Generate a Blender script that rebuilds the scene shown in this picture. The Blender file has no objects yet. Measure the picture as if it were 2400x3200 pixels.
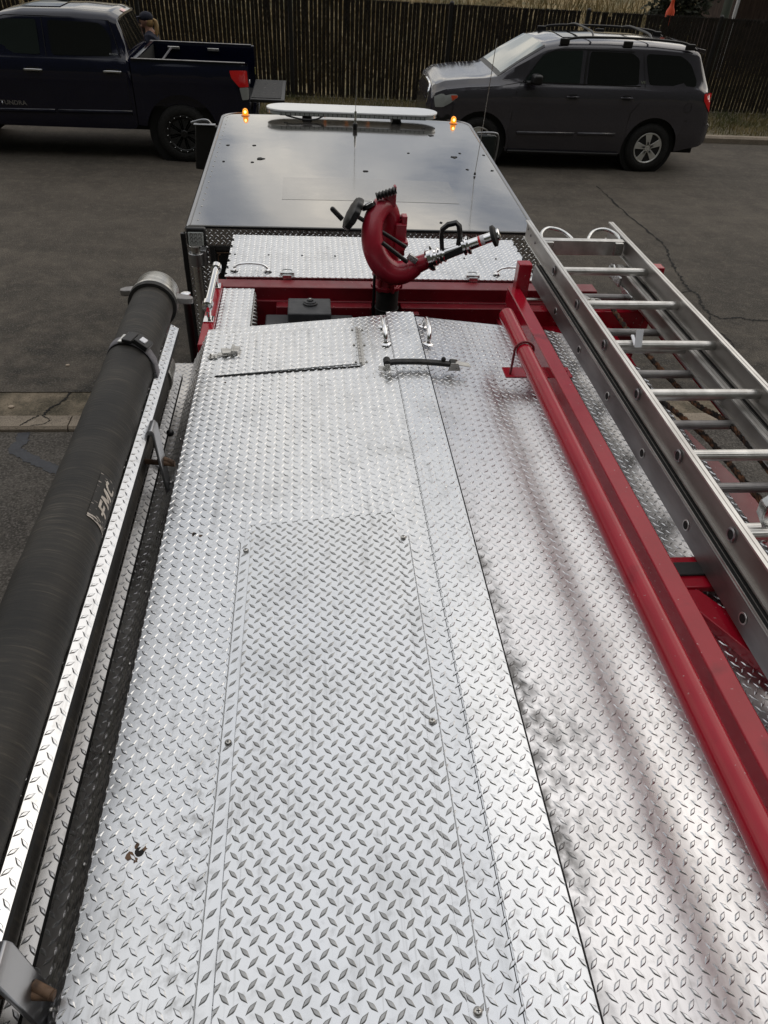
import bpy, math, random
import numpy as np
from mathutils import Vector, Matrix
random.seed(7); rng = np.random.default_rng(7)
R = math.radians
SC = bpy.context.scene

# ------------------------------------------------------------------ camera
cam_d = bpy.data.cameras.new('camera'); cam = bpy.data.objects.new('camera', cam_d)
SC.collection.objects.link(cam); SC.camera = cam
cam_d.sensor_fit = 'VERTICAL'; cam_d.sensor_height = 36.0; cam_d.lens = 25.36
cam_d.clip_start = 0.02; cam_d.clip_end = 900
cam.matrix_world = Matrix(((0.9951493, 0.01714005, -0.09687153, 0.0),
                           (-0.08498465, 0.64578592, -0.75877411, 0.0),
                           (0.04955284, 0.76332612, 0.64411005, 3.5),
                           (0, 0, 0, 1)))
CZ = 3.5      # camera height; truck heights below are given as CZ - depth

# ------------------------------------------------------------------ world and sun
SUN_EL, SUN_AZ = R(38), R(62)        # azimuth measured from +Y towards +X
wd = bpy.data.worlds.new('World'); SC.world = wd; wd.use_nodes = True
nt = wd.node_tree; nt.nodes.clear()
wo = nt.nodes.new('ShaderNodeOutputWorld'); bg = nt.nodes.new('ShaderNodeBackground')
sky = nt.nodes.new('ShaderNodeTexSky'); sky.sky_type = 'NISHITA'; sky.sun_disc = False
sky.sun_elevation = SUN_EL; sky.sun_rotation = SUN_AZ; sky.dust_density = 2.0
tc = nt.nodes.new('ShaderNodeTexCoord')
sep = nt.nodes.new('ShaderNodeSeparateXYZ'); nt.links.new(tc.outputs['Generated'], sep.inputs[0])
def wmath(op, a, b=None, v=None, clamp=False):
    n = nt.nodes.new('ShaderNodeMath'); n.operation = op; n.use_clamp = clamp
    nt.links.new(a, n.inputs[0])
    if b is not None: nt.links.new(b, n.inputs[1])
    if v is not None: n.inputs[1].default_value = v
    return n.outputs[0]
zz = wmath('ADD', wmath('MAXIMUM', sep.outputs['Z'], v=0.0), v=0.22)
px = wmath('DIVIDE', sep.outputs['X'], zz); py = wmath('DIVIDE', sep.outputs['Y'], zz)
cmb = nt.nodes.new('ShaderNodeCombineXYZ'); nt.links.new(px, cmb.inputs[0]); nt.links.new(py, cmb.inputs[1])
ns = nt.nodes.new('ShaderNodeTexNoise'); ns.inputs['Scale'].default_value = 1.6; ns.inputs['Detail'].default_value = 7
ns.inputs['Roughness'].default_value = 0.55; ns.inputs['Distortion'].default_value = 0.5
nt.links.new(cmb.outputs[0], ns.inputs['Vector'])
cr = nt.nodes.new('ShaderNodeValToRGB'); e = cr.color_ramp.elements
e[0].position = 0.40; e[0].color = (3.2, 3.5, 4.2, 1)
e[1].position = 0.59; e[1].color = (17.0, 15.6, 13.4, 1)
m = cr.color_ramp.elements.new(0.5); m.color = (8.5, 8.4, 8.2, 1)
nt.links.new(ns.outputs['Fac'], cr.inputs[0])
up = nt.nodes.new('ShaderNodeMapRange'); up.inputs['From Min'].default_value = .42; up.inputs['From Max'].default_value = .85; up.inputs['To Max'].default_value = .78; nt.links.new(sep.outputs['Z'], up.inputs[0])
mu = nt.nodes.new('ShaderNodeMix'); mu.data_type = 'RGBA'; mu.inputs['B'].default_value = (12.9, 12.95, 13.1, 1); nt.links.new(up.outputs[0], mu.inputs['Factor']); nt.links.new(cr.outputs[0], mu.inputs['A'])
mx = nt.nodes.new('ShaderNodeMix'); mx.data_type = 'RGBA'; mx.inputs['Factor'].default_value = 0.84
nt.links.new(sky.outputs[0], mx.inputs['A']); nt.links.new(mu.outputs['Result'], mx.inputs['B'])
# unseen line of trees and roofs added to the sky, raised behind to darken reflections
tn = nt.nodes.new('ShaderNodeTexNoise'); tn.inputs['Scale'].default_value = 7; tn.inputs['Detail'].default_value = 6; nt.links.new(tc.outputs['Generated'], tn.inputs['Vector'])
hgt = nt.nodes.new('ShaderNodeMapRange'); hgt.inputs['From Min'].default_value = -.5; hgt.inputs['From Max'].default_value = .4; hgt.inputs['To Min'].default_value = .78; hgt.inputs['To Max'].default_value = .07
nt.links.new(sep.outputs['Y'], hgt.inputs[0])
lim = wmath('MULTIPLY', hgt.outputs[0], wmath('ADD', tn.outputs['Fac'], v=.45))
edge = nt.nodes.new('ShaderNodeMapRange'); edge.inputs['From Min'].default_value = -.03; edge.inputs['From Max'].default_value = .03; nt.links.new(wmath('SUBTRACT', sep.outputs['Z'], lim), edge.inputs[0])
mt = nt.nodes.new('ShaderNodeMix'); mt.data_type = 'RGBA'; mt.inputs['A'].default_value = (.55, .58, .45, 1); nt.links.new(edge.outputs[0], mt.inputs['Factor']); nt.links.new(mx.outputs['Result'], mt.inputs['B'])
nt.links.new(mt.outputs['Result'], bg.inputs[0]); bg.inputs[1].default_value = 0.085
nt.links.new(bg.outputs[0], wo.inputs[0])
sl = bpy.data.lights.new('sun', 'SUN'); sl.energy = .5; sl.angle = R(62); sl.color = (1.0, 0.90, 0.76)
so = bpy.data.objects.new('sun', sl); SC.collection.objects.link(so)
sd = Vector((math.cos(SUN_EL)*math.sin(SUN_AZ), math.cos(SUN_EL)*math.cos(SUN_AZ), math.sin(SUN_EL)))
so.rotation_euler = sd.to_track_quat('Z', 'Y').to_euler(); so.location = (8, 10, 20)
SC.view_settings.view_transform = 'Standard'; SC.view_settings.look = 'None'
SC.view_settings.exposure = 0.0; SC.view_settings.gamma = 1.0; SC.view_settings.use_curve_mapping = False

# ------------------------------------------------------------------ materials
def new_mat(name):
    m = bpy.data.materials.new(name); m.use_nodes = True
    return m, m.node_tree, m.node_tree.nodes['Principled BSDF']
def simple(name, col, rough=.5, metal=0., coat=0., ior=1.5, spec=None, emis=None, es=0., trans=0., alpha=1.):
    m, t, b = new_mat(name)
    b.inputs['Base Color'].default_value = (*col, 1); b.inputs['Roughness'].default_value = rough
    b.inputs['Metallic'].default_value = metal; b.inputs['IOR'].default_value = ior
    b.inputs['Coat Weight'].default_value = coat; b.inputs['Coat Roughness'].default_value = .06
    b.inputs['Transmission Weight'].default_value = trans
    if emis: b.inputs['Emission Color'].default_value = (*emis, 1); b.inputs['Emission Strength'].default_value = es
    return m
def noisy(name, c1, c2, scale=5, detail=6, rough=(.4, .6), metal=0., bump=0., bscale=None, lo=.35, hi=.65, coat=0., ior=1.5, stretch=(1, 1, 1), dist=0.1, chips=None):
    m, t, b = new_mat(name); L = t.links
    co = t.nodes.new('ShaderNodeTexCoord'); mp = t.nodes.new('ShaderNodeMapping'); mp.inputs['Scale'].default_value = stretch
    L.new(co.outputs['Object'], mp.inputs[0])
    n = t.nodes.new('ShaderNodeTexNoise'); n.inputs['Scale'].default_value = scale; n.inputs['Detail'].default_value = detail
    L.new(mp.outputs[0], n.inputs['Vector'])
    r = t.nodes.new('ShaderNodeValToRGB'); r.color_ramp.elements[0].position = lo; r.color_ramp.elements[1].position = hi
    r.color_ramp.elements[0].color = (*c1, 1); r.color_ramp.elements[1].color = (*c2, 1)
    L.new(n.outputs['Fac'], r.inputs[0]); L.new(r.outputs[0], b.inputs['Base Color'])
    if chips:
        for cs, lo_, hi_, cc in ((85, .70, .73, chips), (9, .60, .80, tuple(q*.55 for q in c1))):
            nc = t.nodes.new('ShaderNodeTexNoise'); nc.inputs['Scale'].default_value = cs; nc.inputs['Detail'].default_value = 4; L.new(mp.outputs[0], nc.inputs['Vector'])
            mrc = t.nodes.new('ShaderNodeMapRange'); mrc.inputs['From Min'].default_value = lo_; mrc.inputs['From Max'].default_value = hi_; L.new(nc.outputs['Fac'], mrc.inputs[0])
            mc = t.nodes.new('ShaderNodeMix'); mc.data_type = 'RGBA'; mc.inputs['B'].default_value = (*cc, 1); L.new(mrc.outputs[0], mc.inputs['Factor'])
            src = b.inputs['Base Color'].links[0].from_socket; L.new(src, mc.inputs['A']); L.new(mc.outputs['Result'], b.inputs['Base Color'])
    n2 = t.nodes.new('ShaderNodeTexNoise'); n2.inputs['Scale'].default_value = scale*2.3; n2.inputs['Detail'].default_value = 4
    L.new(mp.outputs[0], n2.inputs['Vector'])
    mr = t.nodes.new('ShaderNodeMapRange'); mr.inputs['From Min'].default_value = .3; mr.inputs['From Max'].default_value = .7
    mr.inputs['To Min'].default_value = rough[0]; mr.inputs['To Max'].default_value = rough[1]
    L.new(n2.outputs['Fac'], mr.inputs[0]); L.new(mr.outputs[0], b.inputs['Roughness'])
    b.inputs['Metallic'].default_value = metal; b.inputs['Coat Weight'].default_value = coat; b.inputs['IOR'].default_value = ior
    b.inputs['Coat Roughness'].default_value = .08
    if bump:
        n3 = t.nodes.new('ShaderNodeTexNoise'); n3.inputs['Scale'].default_value = bscale or scale*6; n3.inputs['Detail'].default_value = 5
        L.new(mp.outputs[0], n3.inputs['Vector'])
        bp = t.nodes.new('ShaderNodeBump'); bp.inputs['Strength'].default_value = 1; bp.inputs['Distance'].default_value = bump
        L.new(n3.outputs['Fac'], bp.inputs['Height']); L.new(bp.outputs[0], b.inputs['Normal'])
    return m

def tread_mat(name, base, rough, dirt=None, wav=.0012, scuff=False):
    """bright rolled aluminium with smudges; dirt=(x0,x1) adds a grime strip that fades from x0 to x1"""
    m, t, b = new_mat(name); L = t.links; N = t.nodes.new
    co = N('ShaderNodeTexCoord')
    def noise(s, d=5, st=None):
        n = N('ShaderNodeTexNoise'); n.inputs['Scale'].default_value = s; n.inputs['Detail'].default_value = d
        if st:
            mp = N('ShaderNodeMapping'); mp.inputs['Scale'].default_value = st; L.new(co.outputs['Object'], mp.inputs[0]); L.new(mp.outputs[0], n.inputs['Vector'])
        else: L.new(co.outputs['Object'], n.inputs['Vector'])
        return n.outputs['Fac']
    def mr(x, a, bb, c, d):
        q = N('ShaderNodeMapRange'); q.inputs['From Min'].default_value = a; q.inputs['From Max'].default_value = bb
        q.inputs['To Min'].default_value = c; q.inputs['To Max'].default_value = d; L.new(x, q.inputs[0]); return q.outputs[0]
    def mul(a, c, op='MULTIPLY'):
        q = N('ShaderNodeMath'); q.operation = op; L.new(a, q.inputs[0])
        if isinstance(c, float): q.inputs[1].default_value = c
        else: L.new(c, q.inputs[1])
        return q.outputs[0]
    smudge = mul(mr(noise(6, 9), .54, .76, 1, .74), mr(noise(46, 6), .55, .75, 1, .68))
    smudge = mul(smudge, mr(noise(26, 7, (1, .12, 1)), .60, .74, 1, .72))
    for ang_, sc_x, sc_y in ((.6, 70, 2.5), (-.9, 55, 2.0), (1.45, 90, 3.0)):      # scratches
        mp = N('ShaderNodeMapping'); mp.inputs['Rotation'].default_value = (0, 0, ang_); mp.inputs['Scale'].default_value = (sc_x, sc_y, 1); L.new(co.outputs['Object'], mp.inputs[0])
        n_ = N('ShaderNodeTexNoise'); n_.inputs['Scale'].default_value = 1.6; n_.inputs['Detail'].default_value = 2; L.new(mp.outputs[0], n_.inputs['Vector'])
        smudge = mul(smudge, mr(mul(n_.outputs['Fac'], mr(noise(3.3+sc_x*.01, 2), .4, .6, .86, 1.08)), .67, .76, 1, .80))
    smudge = mul(smudge, mr(noise(2.2, 3), .4, .7, 1, .95))
    rgh = mul(mr(noise(4, 6), .3, .7, rough[0], rough[1]), mr(noise(60, 3, (1, .15, 1)), .4, .7, .9, 1.2))
    if scuff:
        sq = N('ShaderNodeSeparateXYZ'); L.new(co.outputs['Object'], sq.inputs[0])
        ln = mul(mul(sq.outputs['X'], .245, 'ADD'), .0, 'ADD'); ab = N('ShaderNodeMath'); ab.operation = 'ABSOLUTE'; L.new(ln, ab.inputs[0])
        band = mul(mr(ab.outputs[0], .0, .06, 1, 0), mr(sq.outputs['Y'], 1.0, .75, 0, 1))
        smudge = mul(smudge, mr(mul(band, mr(noise(34, 8), .50, .66, 0, 1)), 0, 1, 1, .25))
    if dirt:
        sx = N('ShaderNodeSeparateXYZ'); L.new(co.outputs['Object'], sx.inputs[0])
        f = mr(sx.outputs['X'], dirt[0], dirt[1], 1, 0)
        f = mul(mul(f, f), mr(sx.outputs['Y'], 2.2, 1.0, .05, 1))
        dv = N('ShaderNodeVectorMath'); dv.operation = 'DISTANCE'; mpp = N('ShaderNodeMapping'); mpp.inputs['Scale'].default_value = (1, .62, 0); L.new(co.outputs['Object'], mpp.inputs[0]); L.new(mpp.outputs[0], dv.inputs[0]); dv.inputs[1].default_value = (.50, .50, 0)
        f = mul(f, mr(dv.outputs['Value'], .0, .15, .62, 0), 'ADD')
        g = mr(mul(mul(f, mr(noise(38, 9), .34, .66, .1, 1.7)), mr(noise(6, 4), .40, .62, .5, 1.2)), .08, 1.1, 0, .74)
        smudge = mul(smudge, mr(g, 0, 1, 1, -.15)); rgh = mul(rgh, mr(g, 0, 1, 1, 2.6))
    mixc = N('ShaderNodeMix'); mixc.data_type = 'RGBA'
    mixc.inputs['A'].default_value = (base[0]*.30, base[1]*.29, base[2]*.27, 1); mixc.inputs['B'].default_value = (*base, 1)
    L.new(smudge, mixc.inputs['Factor']); L.new(mixc.outputs['Result'], b.inputs['Base Color'])
    L.new(rgh, b.inputs['Roughness']); b.inputs['Metallic'].default_value = 1
    bp = N('ShaderNodeBump'); bp.inputs['Strength'].default_value = 1; bp.inputs['Distance'].default_value = wav
    L.new(mul(noise(5, 2), mr(noise(90, 2), 0, 1, .97, 1.03)), bp.inputs['Height']); L.new(bp.outputs[0], b.inputs['Normal'])
    return m

M = {}
M['tread'] = tread_mat('tread_aluminium', (.81, .823, .838), (.23, .34), scuff=True)
M['tread_dirty'] = tread_mat('tread_aluminium_grimy', (.68, .685, .71), (.26, .36), dirt=(.44, .535))
M['lug'] = tread_mat('tread_lug', (.76, .77, .785), (.20, .30), scuff=True)
M['lug_shade'] = tread_mat('tread_lug_shaded', (.50, .50, .51), (.28, .4))  # rougher, darker copy of the lug metal, shade painted in for lower plates
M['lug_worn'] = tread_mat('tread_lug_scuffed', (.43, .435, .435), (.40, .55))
M['lug_dirty'] = tread_mat('tread_lug_grimy', (.64, .65, .67), (.24, .34), dirt=(.44, .535))
M['tread_dark'] = tread_mat('tread_aluminium_polished', (.70, .70, .71), (.16, .28))
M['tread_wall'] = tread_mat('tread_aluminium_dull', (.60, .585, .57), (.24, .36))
M['lug_bright'] = tread_mat('tread_lug_polished', (.86, .86, .86), (.12, .22))
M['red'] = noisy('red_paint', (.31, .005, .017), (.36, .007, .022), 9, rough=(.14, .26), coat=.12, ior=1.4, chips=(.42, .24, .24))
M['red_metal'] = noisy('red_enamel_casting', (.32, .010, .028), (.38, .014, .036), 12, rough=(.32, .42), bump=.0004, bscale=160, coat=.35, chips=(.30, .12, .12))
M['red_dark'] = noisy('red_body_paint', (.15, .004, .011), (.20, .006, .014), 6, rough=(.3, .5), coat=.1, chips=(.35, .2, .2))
M['black_paint'] = noisy('black_cab_paint', (.030, .028, .026), (.078, .074, .068), 2.2, rough=(.05, .13), coat=1., ior=3.3, bump=.0035, bscale=1.2)
M['roof_patch'] = noisy('faded_roof_paint', (.075, .072, .067), (.115, .110, .102), 4, rough=(.10, .2), coat=.9, ior=2.6, bump=.002, bscale=1.4)
M['black'] = simple('black_plastic', (.008, .008, .009), .40)
M['grey_plastic'] = noisy('dark_grey_plastic', (.030, .031, .034), (.050, .051, .055), 14, rough=(.45, .6))
M['rubber'] = noisy('black_rubber', (.013, .013, .013), (.024, .023, .022), 20, rough=(.6, .8))
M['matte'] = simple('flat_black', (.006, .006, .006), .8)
M['chrome'] = simple('chrome', (.86, .86, .87), .07, 1)
M['steel'] = noisy('brushed_steel', (.42, .41, .39), (.62, .61, .58), 14, rough=(.22, .4), metal=1, stretch=(1, 8, 1))
M['zinc'] = noisy('zinc_plated_steel', (.45, .46, .46), (.75, .76, .76), 30, rough=(.16, .32), metal=1)
M['rust'] = noisy('rusty_rod', (.045, .024, .013), (.13, .075, .042), 40, rough=(.6, .8))
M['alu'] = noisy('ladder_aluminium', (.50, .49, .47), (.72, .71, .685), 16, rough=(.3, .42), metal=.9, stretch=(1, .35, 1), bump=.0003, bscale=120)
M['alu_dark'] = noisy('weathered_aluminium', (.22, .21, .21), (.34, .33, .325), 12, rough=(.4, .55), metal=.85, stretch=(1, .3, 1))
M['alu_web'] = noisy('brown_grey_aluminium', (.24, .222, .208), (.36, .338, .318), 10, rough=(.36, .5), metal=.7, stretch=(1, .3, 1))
M['alu_satin'] = simple('satin_aluminium', (.36, .365, .38), .36, 1)
M['white'] = simple('white_gloss', (.80, .82, .83), .25, coat=.4)
M['white_tag'] = simple('white_plastic', (.82, .83, .88), .4)
M['lens'] = simple('clear_lens', (.36, .38, .37), .10, coat=.6)
M['amber'] = simple('lit_amber_lens', (.8, .22, .01), .2, emis=(1, .33, .02), es=1.1)
M['amber_hot'] = simple('lit_amber_bulb', (1, .6, .15), .3, emis=(1, .62, .16), es=5)
M['amber_dim'] = simple('amber_lens', (.55, .14, .01), .25, emis=(1, .3, .03), es=.15)
M['redlens'] = simple('red_lens', (.5, .006, .008), .14, coat=.8, emis=(1, .02, .02), es=.05)
M['glass_dark'] = simple('tinted_glass', (.006, .007, .008), .04, ior=1.5, coat=.2)
M['glass_mid'] = simple('window_glass', (.014, .020, .019), .04, ior=1.5)
M['windshield'] = simple('windshield_glass', (.20, .25, .24), .05, ior=1.8, coat=.6)
M['navy'] = noisy('navy_car_paint', (.003, .004, .016), (.004, .005, .019), 4, rough=(.10, .14), coat=.4, ior=1.4)
M['grey_car'] = noisy('charcoal_car_paint', (.044, .041, .052), (.048, .045, .057), 40, rough=(.12, .16), metal=.12, coat=1.)
M['tyre'] = noisy('tyre_rubber', (.010, .010, .010), (.018, .017, .016), 30, rough=(.75, .9))
M['rim'] = simple('alloy_rim', (.74, .74, .71), .38, .6)
M['skin'] = simple('skin', (.36, .19, .13), .55)
M['hair'] = noisy('blond_hair', (.28, .17, .07), (.45, .30, .13), 40, rough=(.5, .7), stretch=(4, 4, 1))
M['cloth'] = noisy('navy_cloth', (.008, .010, .022), (.014, .016, .032), 20, rough=(.8, .95))
M['jeans'] = simple('dark_trousers', (.012, .014, .022), .9)
M['webbing'] = noisy('grey_webbing', (.13, .125, .14), (.20, .195, .21), 90, rough=(.7, .85), stretch=(6, 1, 1))
M['slat'] = noisy('brown_fence_slat', (.012, .008, .005), (.028, .019, .012), 7, rough=(.6, .8))
M['wire'] = simple('fence_wire', (.035, .032, .028), .5, .5)
M['post'] = simple('fence_post_black', (.012, .011, .011), .6)
M['rope'] = noisy('dirty_rope', (.012, .008, .006), (.20, .085, .035), 34, rough=(.8, .95), lo=.45, hi=.7)
M['white_print'] = noisy('worn_white_print', (.42, .38, .33), (.66, .60, .54), 60, rough=(.6, .8))
M['shed'] = noisy('brown_shed_boards', (.045, .028, .022), (.075, .048, .038), 3, rough=(.8, .9), stretch=(8, 1, 1))
M['orange'] = simple('orange_vinyl', (.75, .09, .03), .5)
M['leaf'] = noisy('dark_leaves', (.012, .018, .006), (.035, .040, .012), 3, rough=(.6, .8))
M['bark'] = simple('bark', (.04, .03, .02), .9)
M['greenpost'] = simple('grey_green_paint', (.10, .12, .10), .6)

def hose_mat():
    m, t, b = new_mat('black_suction_hose_rubber'); L = t.links; N = t.nodes.new
    co = N('ShaderNodeTexCoord'); mp = N('ShaderNodeMapping'); mp.inputs['Scale'].default_value = (3, 48, 3); mp.inputs['Rotation'].default_value = (0, 0, .25)
    L.new(co.outputs['Object'], mp.inputs[0])
    n = N('ShaderNodeTexNoise'); n.inputs['Scale'].default_value = 2.6; n.inputs['Detail'].default_value = 9; n.inputs['Roughness'].default_value = .68
    L.new(mp.outputs[0], n.inputs['Vector'])
    r = N('ShaderNodeValToRGB'); E_ = r.color_ramp.elements
    E_[0].position = .32; E_[0].color = (.008, .0075, .0065, 1); E_[1].position = .76; E_[1].color = (.085, .072, .055, 1)
    mm = E_.new(.54); mm.color = (.019, .0165, .0130, 1)
    L.new(n.outputs['Fac'], r.inputs[0])
    n2 = N('ShaderNodeTexNoise'); n2.inputs['Scale'].default_value = 5; n2.inputs['Detail'].default_value = 6; L.new(co.outputs['Object'], n2.inputs['Vector'])
    r2 = N('ShaderNodeMapRange'); r2.inputs['From Min'].default_value = .35; r2.inputs['From Max'].default_value = .6; r2.inputs['To Min'].default_value = .30; r2.inputs['To Max'].default_value = 1.25
    L.new(n2.outputs['Fac'], r2.inputs[0])
    mx = N('ShaderNodeVectorMath'); mx.operation = 'SCALE'; L.new(r.outputs[0], mx.inputs[0]); L.new(r2.outputs[0], mx.inputs['Scale'])
    L.new(mx.outputs[0], b.inputs['Base Color']); b.inputs['Roughness'].default_value = .62
    bp = N('ShaderNodeBump'); bp.inputs['Distance'].default_value = .0012; L.new(n.outputs['Fac'], bp.inputs['Height']); L.new(bp.outputs[0], b.inputs['Normal'])
    return m
M['hose'] = hose_mat()

def ground_mat(name, cols, scales, bump, rough=.9, speck=(.6, .75), speckcol=(.2, .19, .17), patch=None):
    m, t, b = new_mat(name); L = t.links; N = t.nodes.new
    co = N('ShaderNodeTexCoord')
    def noise(s, d=8, rr=.6):
        n = N('ShaderNodeTexNoise'); n.inputs['Scale'].default_value = s; n.inputs['Detail'].default_value = d; n.inputs['Roughness'].default_value = rr
        L.new(co.outputs['Object'], n.inputs['Vector']); return n.outputs['Fac']
    def ramp(x, stops):
        r = N('ShaderNodeValToRGB'); es = r.color_ramp.elements
        for i, (p, c) in enumerate(stops):
            q = es[i] if i < 2 else es.new(p)
            q.position = p; q.color = (*c, 1)
        L.new(x, r.inputs[0]); return r.outputs[0]
    def mix(f, a, c):
        q = N('ShaderNodeMix'); q.data_type = 'RGBA'; L.new(f, q.inputs['Factor']); L.new(a, q.inputs['A'])
        if isinstance(c, tuple): q.inputs['B'].default_value = (*c, 1)
        else: L.new(c, q.inputs['B'])
        return q.outputs['Result']
    def mr(x, a, bb, c=0., d=1.):
        q = N('ShaderNodeMapRange'); q.inputs['From Min'].default_value = a; q.inputs['From Max'].default_value = bb
        q.inputs['To Min'].default_value = c; q.inputs['To Max'].default_value = d; L.new(x, q.inputs[0]); return q.outputs[0]
    c = ramp(noise(scales[0]), [(.36, cols[0]), (.64, cols[1])])
    c = mix(mr(noise(scales[1]), .42, .62, 0, .6), c, cols[2])
    if patch:   # (col, y0, y1) dirt drifting along a kerb
        sx = N('ShaderNodeSeparateXYZ'); L.new(co.outputs['Object'], sx.inputs[0])
        f = mr(sx.outputs['Y'], patch[1], patch[2], 1, 0)
        q = N('ShaderNodeMath'); q.operation = 'MULTIPLY'; L.new(f, q.inputs[0]); L.new(mr(noise(2.6, 9, .65), .36, .62), q.inputs[1])
        c = mix(q.outputs[0], c, patch[0])
    mp2 = N('ShaderNodeMapping'); mp2.inputs['Scale'].default_value = (.12, 1.0, 1); L.new(co.outputs['Object'], mp2.inputs[0])
    tn2 = N('ShaderNodeTexNoise'); tn2.inputs['Scale'].default_value = 1.7; tn2.inputs['Detail'].default_value = 7; L.new(mp2.outputs[0], tn2.inputs['Vector'])
    c = mix(mr(tn2.outputs['Fac'], .50, .64, 0, .45), c, tuple(q_*.55 for q_ in cols[0]))
    c = mix(mr(noise(9, 6, .7), .50, .66, 0, .45), c, tuple(q_*1.35 for q_ in cols[1]))
    sp = N('ShaderNodeTexVoronoi'); sp.inputs['Scale'].default_value = scales[2]; L.new(co.outputs['Object'], sp.inputs['Vector'])
    fine = noise(scales[2]*1.4, 3, .7)
    c = mix(mr(fine, speck[0]-.05, speck[1]-.05, 0, .8), c, speckcol)
    c = mix(mr(fine, .46, .30, 0, .85), c, (.014, .012, .010))
    L.new(c, b.inputs['Base Color']); b.inputs['Roughness'].default_value = rough
    bp = N('ShaderNodeBump'); bp.inputs['Distance'].default_value = bump; L.new(fine, bp.inputs['Height']); L.new(bp.outputs[0], b.inputs['Normal'])
    return m
M['road'] = ground_mat('street_asphalt', ((.070, .059, .046), (.114, .096, .075), (.046, .038, .030)), (.42, 2.1, 46), .010, patch=((.022, .019, .015), 5.8, 10.8))
M['drive'] = ground_mat('coarse_asphalt', ((.062, .055, .047), (.094, .084, .071), (.043, .038, .032)), (1.2, 5, 42), .014, speck=(.55, .68), speckcol=(.16, .145, .13))
M['concrete'] = ground_mat('kerb_concrete', ((.25, .205, .155), (.34, .285, .22), (.19, .155, .12)), (3, 9, 70), .005, speckcol=(.3, .27, .22))
M['gutter'] = ground_mat('mossy_concrete', ((.055, .047, .028), (.23, .185, .13), (.04, .034, .02)), (2.2, 5.5, 60), .006, speckcol=(.2, .17, .12))
M['dirt'] = ground_mat('dry_soil', ((.09, .075, .045), (.15, .125, .075), (.06, .055, .03)), (.6, 3, 20), .02, speckcol=(.25, .21, .12))
M['tar'] = noisy('crack_sealant', (.022, .024, .030), (.034, .036, .044), 20, rough=(.45, .6))
M['crack'] = simple('crack_gap', (.010, .009, .008), .95)
M['grass'] = noisy('dry_grass', (.075, .085, .025), (.30, .23, .10), 1.3, rough=(.7, .9))
M['hillgrass'] = noisy('sunlit_dry_grass', (.11, .10, .04), (.34, .25, .12), .9, rough=(.7, .9))

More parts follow.
